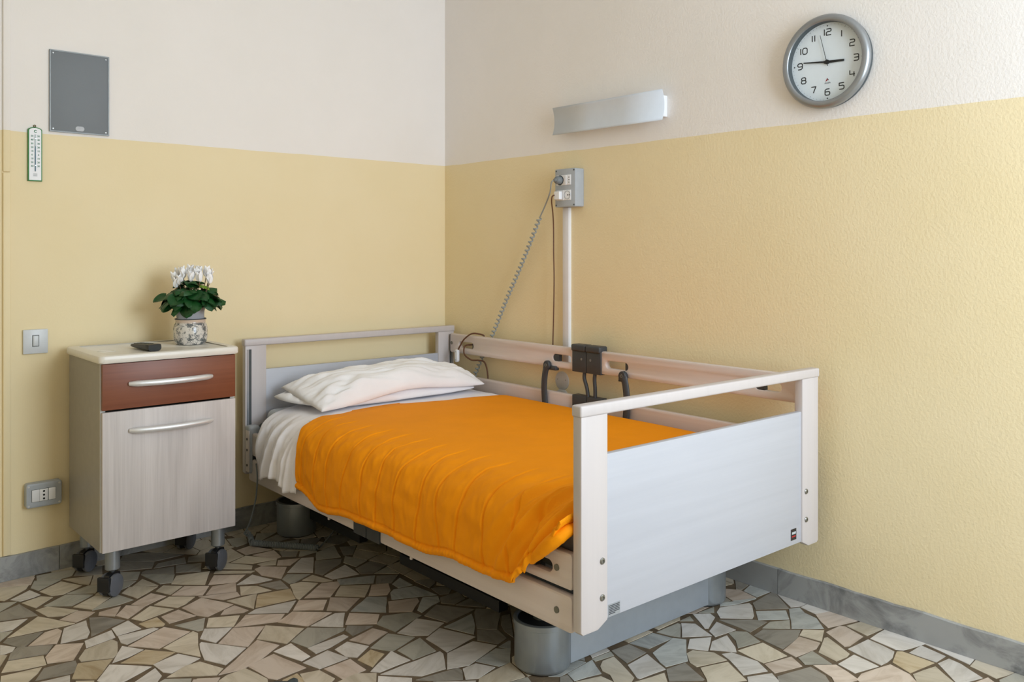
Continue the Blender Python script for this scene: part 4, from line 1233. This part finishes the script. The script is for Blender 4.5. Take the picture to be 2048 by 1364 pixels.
for ringr, hh, cnt, sz, tl in ((.080, .172, 13, .058, .25), (.066, .192, 13, .060, .05), (.050, .216, 13, .054, -.05), (.026, .238, 9, .048, -.2), (.010, .248, 5, .042, -.3), (.060, .204, 12, .052, .2), (.092, .182, 12, .056, .38)):
    for k in range(cnt):
        az = 2 * PI * (k + rl.random() * .7) / cnt + ringr * 40
        LV.append((az, ringr * rl.uniform(.82, 1.12), hh + rl.uniform(-.012, .014), sz * rl.uniform(.8, 1.15), tl + rl.uniform(-.25, .3), rl.uniform(-.45, .45), rl.randrange(5)))
LV.append((-2.25, .058, .158, .052, 1.15, .1, 0)); LV.append((-2.9, .066, .160, .050, .8, .2, 3))
for L_ in LV:
    p = put_leaf(*L_)
    a = L_[0]
    add_tube(stem_bm, smooth_path([(math.cos(a) * .018, math.sin(a) * .018, .130), (p.x * .6, p.y * .6, (p.z + .14) / 2 + .012), tuple(p)], 3), .0016, 5)
link('leaf_stalks', finish(stem_bm, 2), simple('stalk_green', srgb(70, 110, 50), .5), plant)
M['petal'] = simple('white_petal', srgb(250, 249, 250), .6, 0, .01)
M['fstem'] = simple('flower_stem', srgb(110, 84, 62), .5, 0, .1)
def petal_mesh(seed):
    bm = bmesh.new(); rr_ = random.Random(seed)
    for q in range(5):
        az = 2 * PI * q / 5 + rr_.uniform(-.2, .2); tw = rr_.uniform(-.5, .5); ln = rr_.uniform(.036, .046); lean = rr_.uniform(.12, .42)
        rows = []
        for i in range(8):
            t = i / 7; w = .0125 * math.sin(PI * min(1, .16 + .84 * t)) ** .7 * (1 if t < .95 else .6) + .001
            row = []
            for j in range(5):
                s = j / 2 - 1
                r = .006 + ln * t * math.sin(lean) - .004 * s * s
                z = ln * t * math.cos(lean) - .004
                th = az + tw * t * .7
                x = r * math.cos(th) - w * s * math.sin(th); y = r * math.sin(th) + w * s * math.cos(th)
                row.append(bm.verts.new((x, y, z)))
            rows.append(row)
        for a, b in zip(rows, rows[1:]):
            for k in range(4): bm.faces.new((a[k], a[k + 1], b[k + 1], b[k]))
    add_lathe(bm, [(0, -.009), (.0055, -.006), (.007, 0), (.005, .004)], (0, 0, 0), 'z', 8, False)
    return finish(bm, 3)
pets = [petal_mesh(k) for k in range(5)]
for m in pets: m.materials.append(M['petal'])
FL = [(-.068, .004, .268), (-.052, -.030, .245), (-.046, .030, .292), (-.026, -.010, .285), (-.020, .036, .298), (-.004, .012, .282), (.010, -.026, .272), (.022, .030, .294), (.034, .000, .288), (.048, -.022, .270), (.058, .026, .290), (.078, .008, .280), (.086, -.012, .262), (-.034, -.036, .258), (.066, .036, .278), (-.060, .024, .284)]
RX = Vector((.749, -.663, 0)); FX = Vector((.663, .749, 0))
for k, (a, b, z) in enumerate(FL):
    p = RX * (a * 1.0) + FX * b + Vector((0, 0, z - .008))
    o = bpy.data.objects.new('flower', pets[k % 5]); COL.objects.link(o); o.parent = plant
    o.matrix_local = Matrix.Translation(p) @ Matrix.Rotation(rl.uniform(0, 6), 4, 'Z') @ Matrix.Rotation(rl.uniform(-.25, .35), 4, 'X')
    tube('flower_stem', smooth_path([(p.x * .2, p.y * .2, .130), (p.x * .75, p.y * .75, .20), (p.x, p.y, p.z - .004)], 4), .0017, M['fstem'], plant, 6)

# ================================================================== THINGS ON THE LEFT WALL  (local: x right, z up, -y out of the wall)
gp = empty('grey_panel', (-1.9285, 0, 1.814), 0, 'plain grey rectangular panel fixed above the paint line', 'wall panel')
n = NT('grey_acrylic'); n.base(n.ramp(n.noise(n.coord('Object'), 2, 3), [(.3, srgb(116, 122, 128)), (.7, srgb(122, 128, 134))])); n.b.inputs['Roughness'].default_value = .6; M['acrylic'] = n.m
box('board', (-.1165, -.008, 0), (.1165, 0, .3395), M['acrylic'], gp, .0015)
fr_ = prism('frame', [rect(-.1165, 0, .1165, .3395), rect(-.1115, .005, .1115, .3345)], -.0095, -.0075, simple('panel_edging', srgb(146, 153, 158), .4), gp)
prism('oval_sticker', [rrect(-.017, .010, .017, .030, .0095, 6)], -.0092, -.0078, simple('pale_sticker', srgb(186, 190, 196), .5), gp)
for x in (-.103, .103):
    for z in (.013, .326): lathe('screw', [(.003, 0), (.003, -.0096), (0, -.0098)], M['steel'], gp, (x, 0, z), 'y', 10)

th = empty('thermometer', (-2.099, 0, 1.605), 0, 'small white wall thermometer with green wooden edge', 'thermometer')
M['green'] = simple('green_paint', srgb(52, 128, 66), .5, 0, .03); M['tgreen'] = simple('green_print', srgb(52, 120, 88), .6)
def arch(hw, z0, zs, zt, n=10):
    return [(-hw, z0), (hw, z0), (hw, zs)] + [(hw * math.cos(PI * k / n), zs + (zt - zs) * math.sin(PI * k / n)) for k in range(1, n)] + [(-hw, zs)]
prism('backing', [arch(.026, 0, .208, .220)], -.011, 0, M['green'], th, 'xz', .001)
prism('scale_plate', [arch(.0222, .004, .206, .2165)], -.0122, -.0105, M['white'], th)
bm = bmesh.new(); add_tube(bm, [(0, -.014, .040), (0, -.014, .190)], .0022, 10)
link('glass_tube', finish(bm, .9), simple('thermometer_glass', srgb(190, 205, 210), .15), th)
tube('fluid', [(0, -.0146, .040), (0, -.0146, .142)], .0019, simple('blue_spirit', srgb(74, 116, 140), .3), th)
box('tube_clip', (-.004, -.0168, .171), (.004, -.012, .175), M['steel'], th); box('tube_clip', (-.004, -.0168, .062), (.004, -.012, .066), M['steel'], th)
bm = bmesh.new()
lab = ['50', '40', '30', '20', '10', '0', '10', '20', '30']
for k, s in enumerate(lab):
    for x in (-.0115, .0122):
        me = text_mesh(s, .0098, x, .183 - k * .0153, -.0122, .95, bold=.0003); bm.from_mesh(me); bpy.data.meshes.remove(me)
link('scale_numbers', finish(bm), M['tgreen'], th)
text('celsius_letter', 'C', .015, 0, .2025, -.0122, M['tgreen'], th, 1.0, .0006)
bm = bmesh.new()
for k in range(4): add_box(bm, (-.0075, -.0124, .020 + k * .0032), (.0075, -.0120, .0212 + k * .0032))
link('maker_mark', finish(bm), simple('grey_print', srgb(120, 128, 132), .6), th)
bm = bmesh.new(); add_lathe(bm, [(.0045, -.002), (.0055, -.0035), (.0045, -.005), (.0025, -.0035), (.0045, -.002)], (0, 0, .2255), 'y', 14, False)
link('hanging_ring', finish(bm, 1), simple('brass', srgb(120, 108, 60), .35, .8), th)

sw = empty('light_switch', (-2.097, 0, .901), 0, 'pale grey square light switch on the yellow wall', 'light switch')
box('plate', (-.046, -.011, 0), (.046, 0, .099), M['switch'], sw, .003)
prism('rocker_frame', [rect(-.0125, .029, .0125, .076), rect(-.0105, .031, .0105, .074)], -.0118, -.0105, M['gasket'], sw)
box('rocker', (-.0103, -.0150, .0312), (.0103, -.009, .0738), M['switch'], sw, .002)

so = empty('wall_socket', (-2.072, 0, .2795), 0, 'grey boxed wall socket with white modules near the skirting', 'socket')
prism('housing', [rrect(-.066, 0, .066, .098, .010)], -.040, 0, M['grey_plastic'], so, 'xz', .005)
box('inset', (-.0465, -.0412, .024), (.0425, -.038, .074), M['gasket'], so)
for k, (a, b) in enumerate(((-.0455, -.018), (-.0175, .0135), (.0155, .0415))):
    m_ = box('module', (a, -.0435, .025), (b, -.039, .073), M['white'], so, .0012)
    if k == 1:
        for z in (.034, .049, .064): lathe('pin_hole', [(.0042, 0), (.0042, -.0008), (0, -.0008)], M['hole'], m_, ((a + b) / 2, -.0433, z), 'y', 12)
for x in (-.057, .056):
    for z in (.010, .088): lathe('screw', [(.0042, 0), (.0042, -.0016), (.002, -.0016), (0, -.0006)], M['cab_edge'], so, (x, -.0398, z), 'y', 12)

# ================================================================== THINGS ON THE RIGHT WALL
RW = -PI / 2      # local x runs to the right along the wall, -y comes out into the room
def rw(y, z): return (0, y, z)
# ---- clock
clk = empty('wall_clock', rw(-2.336, 2.013), RW, 'round wall clock with silver rim and pale dial', 'clock')
R = .172
lathe('case', [(R - .012, 0), (R - .004, -.006), (R - .003, -.026), (R - .012, -.030)], M['gasket'], clk, n=64, axis='y', cap=False)
lathe('rim', [(.1445, -.040), (.1455, -.043), (.149, -.0455), (.156, -.047), (.164, -.0445), (R - .001, -.036), (R, -.026), (R - .004, -.022)], simple('silver_rim', srgb(150, 153, 156), .34, .65, .02), clk, n=72, axis='y', cap=False)
lathe('rim_lining', [(.1440, -.012), (.1446, -.041)], M['gasket'], clk, n=64, axis='y', cap=False)
lathe('dial', [(0, -.0145), (.146, -.0145), (.146, -.010), (0, -.010)], simple('dial_white', srgb(222, 232, 240), .5, 0, .01), clk, n=64, axis='y', cap=False)
inkm = simple('black_numerals', srgb(36, 40, 46), .5)
# squarish numerals drawn as strokes on a 0..1 by 0..1.3 field
NUM = {'0': [[(0, .25), (.25, 0), (.75, 0), (1, .25), (1, 1.05), (.75, 1.3), (.25, 1.3), (0, 1.05), (0, .25)]],
       '1': [[(.5, 0), (.5, 1.3)]],
       '2': [[(0, 1.3), (.8, 1.3), (1, 1.15), (1, .85), (.8, .7), (.2, .7), (0, .55), (0, 0), (1, 0)]],
       '3': [[(0, 1.3), (.8, 1.3), (1, 1.15), (1, .15), (.8, 0), (0, 0)], [(.1, .66), (1, .66)]],
       '4': [[(0, 1.3), (0, .45), (1.05, .45)], [(.85, .95), (.85, -.05)]],
       '5': [[(1, 1.3), (0, 1.3), (0, .78), (.8, .78), (1, .6), (1, .2), (.8, 0), (0, 0)]],
       '6': [[(.95, 1.3), (.3, 1.3), (0, 1.05), (0, .2), (.2, 0), (.8, 0), (1, .2), (1, .55), (.8, .72), (0, .72)]],
       '7': [[(0, 1.3), (1, 1.3), (.45, 0)]],
       '8': [[(.2, .68), (.06, .85), (.06, 1.12), (.25, 1.3), (.75, 1.3), (.94, 1.12), (.94, .85), (.8, .68), (.2, .68), (0, .5), (0, .2), (.2, 0), (.8, 0), (1, .2), (1, .5), (.8, .68)]],
       '9': [[(.05, 0), (.7, 0), (1, .25), (1, 1.1), (.8, 1.3), (.2, 1.3), (0, 1.1), (0, .78), (.2, .6), (1, .6)]]}
for h in range(1, 13):
    s = str(h); a = PI / 2 - h * PI / 6
    hgt = .0225; wd = .0185; st = wd * 1.35
    rr_ = .110
    cx, cz = rr_ * math.cos(a) * 1.0, rr_ * math.sin(a)
    ws = [.25 if ch == '1' else 1 for ch in s]
    tot = sum(w * wd for w in ws) + (len(s) - 1) * .0055
    x = cx - tot / 2
    bm = bmesh.new()
    for ch, w in zip(s, ws):
        for line in NUM[ch]:
            pts = [(x + (p[0] - (.5 if ch == '1' else 0)) * wd + (w * wd / 2 if ch == '1' else 0), -.0149, cz - hgt / 2 + p[1] / 1.3 * hgt) for p in line]
            wl_ = .0019
            for p, q in zip(pts, pts[1:]):
                d = Vector((q[0] - p[0], q[2] - p[2])); d.normalize(); sx, sz = -d.y * wl_, d.x * wl_
                bm.faces.new([bm.verts.new((a_, -.0149, b_)) for a_, b_ in ((p[0] + sx, p[2] + sz), (q[0] + sx, q[2] + sz), (q[0] - sx, q[2] - sz), (p[0] - sx, p[2] - sz))])
            for p in pts[1:-1]: add_lathe(bm, [(wl_, 0), (0, -.00004)], (p[0], -.01492, p[2]), 'y', 8, False)
        x += w * wd + .0055
    link('numeral', finish(bm), inkm, clk)
bm = bmesh.new()
for k in range(60):
    a = PI / 2 - k * PI / 30; c, s = math.cos(a), math.sin(a)
    r0, r1, w = (.1345, .1395, .0006) if k % 5 == 0 else (.1365, .1395, .00035)
    if k % 15 == 0:
        add_lathe(bm, [(.0028, 0), (.0028, -.0004), (0, -.0004)], (.133 * c, -.0145, .133 * s), 'y', 12, False); continue
    vs = [bm.verts.new((c * r - s * q, -.0149, s * r + c * q)) for r, q in ((r0, -w), (r1, -w), (r1, w), (r0, w))]
    bm.faces.new(vs)
link('minute_marks', finish(bm), simple('grey_marks', srgb(84, 92, 100), .6), clk)
def hand(name, ang, r0, r1, w0, w1, y, mat):
    c, s = math.cos(ang), math.sin(ang); bm = bmesh.new()
    q = [(r0, -w0), (r1, -w1), (r1, w1), (r0, w0)]
    lo = [bm.verts.new((c * r - s * k, y, s * r + c * k)) for r, k in q]
    hi = [bm.verts.new((c * r - s * k, y - .001, s * r + c * k)) for r, k in q]
    bm.faces.new(lo); bm.faces.new(hi)
    for k in range(4): bm.faces.new((lo[k], lo[(k + 1) % 4], hi[(k + 1) % 4], hi[k]))
    return link(name, finish(bm), mat, clk)
blk = simple('hand_black', srgb(22, 26, 28), .45)
hand('hour_hand', math.radians(-2.5), -.012, .066, .0052, .0036, -.017, blk)
hand('minute_hand', PI / 2 - 2 * PI * 46 / 60, -.014, .094, .0036, .0020, -.0185, blk)
hand('second_hand', PI / 2 - 2 * PI * 57.6 / 60, -.016, .105, .0011, .0007, -.020, blk)
lathe('hub', [(.0085, -.0145), (.0085, -.0205), (.004, -.0215), (0, -.0215)], blk, clk, n=20, axis='y')
bm = bmesh.new()
for tri, m_ in (([(-.0085, -.0715), (-.001, -.0585), (.0015, -.0625), (.0, -.068)], 0),):
    vs = [bm.verts.new((x, -.0149, z)) for x, z in tri]; bm.faces.new(vs)
link('logo_red', finish(bm), simple('logo_crimson', srgb(150, 40, 56), .5), clk)
bm = bmesh.new(); bm.faces.new([bm.verts.new((x, -.0149, z)) for x, z in [(-.0002, -.0587), (.006, -.0665), (.0022, -.0675), (.0012, -.064)]])
link('logo_dark', finish(bm), inkm, clk)
text('logo_name', 'ALBA', .0088, .0005, -.0765, -.0148, simple('logo_grey', srgb(110, 122, 134), .5), clk, 1.15, .0001)
n = NT('clear_plastic'); 

# ---- wall lamp with a concave metal shade
wl = empty('wall_lamp', rw(-1.27, 1.945), RW, 'long white wall lamp with a concave front shade', 'wall lamp')
bm = bmesh.new(); rows = []
for k in range(13):
    t = k / 12 * 2 - 1
    z = t * .0655; y = -.046 - .014 * t * t
    rows.append([bm.verts.new((x, y, z)) for x in (-.333, -.1, .1, .336)])
for a, b in zip(rows, rows[1:]):
    for k in range(3): bm.faces.new((a[k], a[k + 1], b[k + 1], b[k]))
sh = link('shade', finish(bm, 3), simple('white_enamel', srgb(208, 214, 222), .4, 0, .01), wl)
sh.modifiers.new('thickness', 'SOLIDIFY').thickness = .002
box('bracket', (-.30, -.032, -.048), (.30, 0, .048), M['white'], wl, .004)
for x in (-.29, .302): box('end_cap', (x - .012, -.034, -.046), (x + .016, 0, .046), M['white'], wl, .003)

# ---- grey surface socket box, trunking, covers
sb = empty('socket_box', rw(-1.0225, 1.530), RW, 'grey surface-mounted box holding two rows of sockets', 'socket box')
prism('housing', [rrect(-.0675, 0, .0675, .182, .006)], -.060, 0, M['grey_plastic'], sb, 'xz', .003)
for zc in (.128, .056):
    box('insert', (-.056, -.0625, zc - .024), (.040, -.058, zc + .024), M['white'], sb, .0012)
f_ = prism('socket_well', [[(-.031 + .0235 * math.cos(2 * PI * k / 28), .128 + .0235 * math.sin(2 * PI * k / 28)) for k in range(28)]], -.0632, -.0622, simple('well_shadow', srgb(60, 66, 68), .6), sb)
prism('socket_well', [[(.018 + .0205 * math.cos(2 * PI * k / 28), .056 + .0205 * math.sin(2 * PI * k / 28)) for k in range(28)], [(.018 + .0175 * math.cos(2 * PI * k / 28), .056 + .0175 * math.sin(2 * PI * k / 28)) for k in range(28)]], -.0634, -.0622, M['grey_plastic'], sb)
for x, z in ((.022, .056), (.034, .056)): lathe('pin_hole', [(.0035, 0), (.0035, -.001), (0, -.001)], M['hole'], sb, (x, -.0622, z), 'y', 12)
for z in (.116, .128, .140): lathe('pin_hole', [(.0026, 0), (.0026, -.001), (0, -.001)], M['hole'], sb, (.029, -.0622, z), 'y', 10)
box('module_line', (-.005, -.0640, .105), (.013, -.0622, .151), M['white'], sb, .001); box('module_line', (-.0085, -.0640, .033), (-.006, -.0622, .079), M['white'], sb)
for x in (-.059, .060):
    for z in (.009, .173): lathe('screw', [(.004, 0), (.004, -.0015), (0, -.0005)], M['gasket'], sb, (x, -.0595, z), 'y', 10)

tk = empty('cable_trunking', rw(-.986, .755), RW, 'narrow white cable trunking running down below the socket box', 'trunking')
box('channel', (-.019, -.012, 0), (.019, 0, .774), M['white'], tk)
box('lid', (-.0195, -.020, 0), (.0195, -.0115, .774), simple('trunking_lid', srgb(222, 220, 222), .4, 0, .01), tk, .0015)
for k, z in enumerate((.688, .603)):
    rc = empty('round_cover', rw(-.945, z), RW, ['upper round grey blanking plate behind the bed rail', 'lower round grey blanking plate behind the bed rail'][k], 'cover plate', 'round blanking plates')
    lathe('disc', [(0, -.006), (.042, -.006), (.0455, -.004), (.0455, 0)], simple('plate_grey', srgb(196, 198, 200), .4, 0, .02), rc, n=40, axis='y', cap=False)
    for x in (-.028, .028): lathe('screw', [(.003, -.005), (.003, -.0072), (0, -.0072)], M['steel'], rc, (x, 0, .006), 'y', 10)

# ---- plugs and cords
c1 = empty('coiled_cord', (0, 0, 0), 0, 'grey coiled cord hanging from the upper socket down behind the rail', 'cord')
bm = bmesh.new()
add_lathe(bm, [(.0195, 0), (.0195, -.018), (.016, -.026), (.009, -.030), (.007, -.038), (0, -.040)], (0, 0, 0), 'y', 20)
bm.transform(Matrix.Translation((-.0632, -.9915, 1.658)) @ Matrix.Rotation(RW, 4, 'Z'))
link('plug', finish(bm, .7), M['cord_d'], c1)
lead = smooth_path([(-.100, -.985, 1.656), (-.104, -.975, 1.645), (-.085, -.945, 1.60), (-.060, -.885, 1.54), (-.045, -.83, 1.482)], 6)
tube('lead', lead, .0036, M['cord'], c1, 8)
cp = smooth_path([(-.045, -.83, 1.482), (-.038, -.70, 1.270), (-.034, -.57, 1.070), (-.034, -.46, .885), (-.034, -.36, .735), (-.034, -.29, .62)], 8)
tube('coil', coil(cp, .0084, .0250, 14), .0042, M['cord'], c1, 7)
c2 = empty('brown_cord', (0, 0, 0), 0, 'thin brown cord hanging straight from the lower socket', 'cord')
bm = bmesh.new(); add_box(bm, (-.016, -.020, -.020), (.022, 0, .020), .004)
bm.transform(Matrix.Translation((-.0628, -.985, 1.585)) @ Matrix.Rotation(RW, 4, 'Z'))
link('plug', finish(bm), M['white'], c2)
tube('lead', smooth_path([(-.082, -.973, 1.587), (-.092, -.968, 1.580), (-.078, -.950, 1.555), (-.050, -.930, 1.50), (-.036, -.920, 1.43), (-.034, -.919, 1.30), (-.034, -.922, 1.18), (-.034, -.918, 1.0), (-.034, -.913, .86), (-.034, -.910, .785)], 8), .0032, M['brown'], c2, 8)
# ---- call-button cord looped through the rail (bed-local coordinates)
cb = empty('call_button', BO, BY, 'white pendant call button on brown cord looped over the rail', 'call button')
tube('lead', smooth_path([(1.138, 2.081, .788), (1.140, 2.063, .815), (1.146, 2.035, .850), (1.158, 1.990, .879), (1.178, 1.955, .880), (1.197, 1.93, .868), (1.198, 1.96, .83), (1.185, 2.01, .818), (1.160, 2.035, .815), (1.150, 2.044, .80), (1.150, 2.040, .765), (1.156, 1.99, .741), (1.168, 1.94, .742), (1.186, 1.918, .735), (1.197, 1.908, .70), (1.199, 1.900, .64), (1.198, 1.89, .52)], 8), .0042, M['brown'], cb, 8)
prism('pendant', [rrect(2.073, .722, 2.097, .790, .011, 6)], 1.124, 1.142, M['white'], cb, 'yz', .003)
for z in (.735, .778): lathe('button', [(.003, 0), (.003, -.0012), (0, -.0014)], M['grey_plastic'], cb, (1.1242, 2.085, z), 'x', 10)
# ---- handset cable of the bed, coiled on the floor
hc = empty('handset_cable', (0, 0, 0), 0, 'grey coiled handset cable trailing from the bed onto the floor', 'cable')
P = lambda u, v, z: (BO[0] + math.cos(BY) * u - math.sin(BY) * v, BO[1] + math.sin(BY) * u + math.cos(BY) * v, z)
tube('lead', smooth_path([P(-.014, 2.06, .36), P(-.026, 2.02, .305), P(-.028, 2.035, .205), P(-.036, 2.075, .10), P(-.045, 2.105, .045), (-1.262, -.19, .020)], 8), .0036, M['cord_d'], hc, 8)
tube('knot', coil(smooth_path([P(-.046, 2.10, .05), (-1.262, -.20, .022), (-1.283, -.262, .016)], 6), .0105, .016, 10), .0034, M['cord_d'], hc, 6)
tube('coil', coil(smooth_path([(-1.288, -.268, .0145), (-1.24, -.335, .0145), (-1.17, -.425, .0145), (-1.098, -.525, .0145)], 8), .0108, .0078, 10), .0034, M['cord_d'], hc, 6)
tube('tail', smooth_path([(-1.098, -.525, .012), (-1.07, -.50, .008), (-1.0, -.46, .03), (-.92, -.42, .07), (-.84, -.41, .13), (-.80, -.42, .2)], 6), .0034, M['cord_d'], hc, 8)
# ---- dark scrap on the floor at the near edge
bm = bmesh.new(); rows = []
for k in range(15):
    t = k / 14; a = Vector((-1.800, -1.490)); b = Vector((-1.722, -1.516)); p = a.lerp(b, t)
    w = .016 + .008 * math.sin(t * 5) ; hgt = .008 + .004 * math.sin(t * 9)
    rows.append([bm.verts.new((p.x + .3 * s * w, p.y + s * w - .012, .0006 + hgt * max(0, 1 - s * s) * (1 + .4 * noise.noise((t * 8, s * 3, 0))))) for s in (-1, -.6, -.2, .2, .6, 1)])
for a, b in zip(rows, rows[1:]):
    for k in range(5): bm.faces.new((a[k], a[k + 1], b[k + 1], b[k]))
sc = link('fabric_scrap', finish(bm, 3), simple('dark_felt', srgb(52, 58, 58), .8, 0, .2, 80), None)
tag(sc, 'small dark crumpled scrap on the floor at the bottom edge', 'scrap')
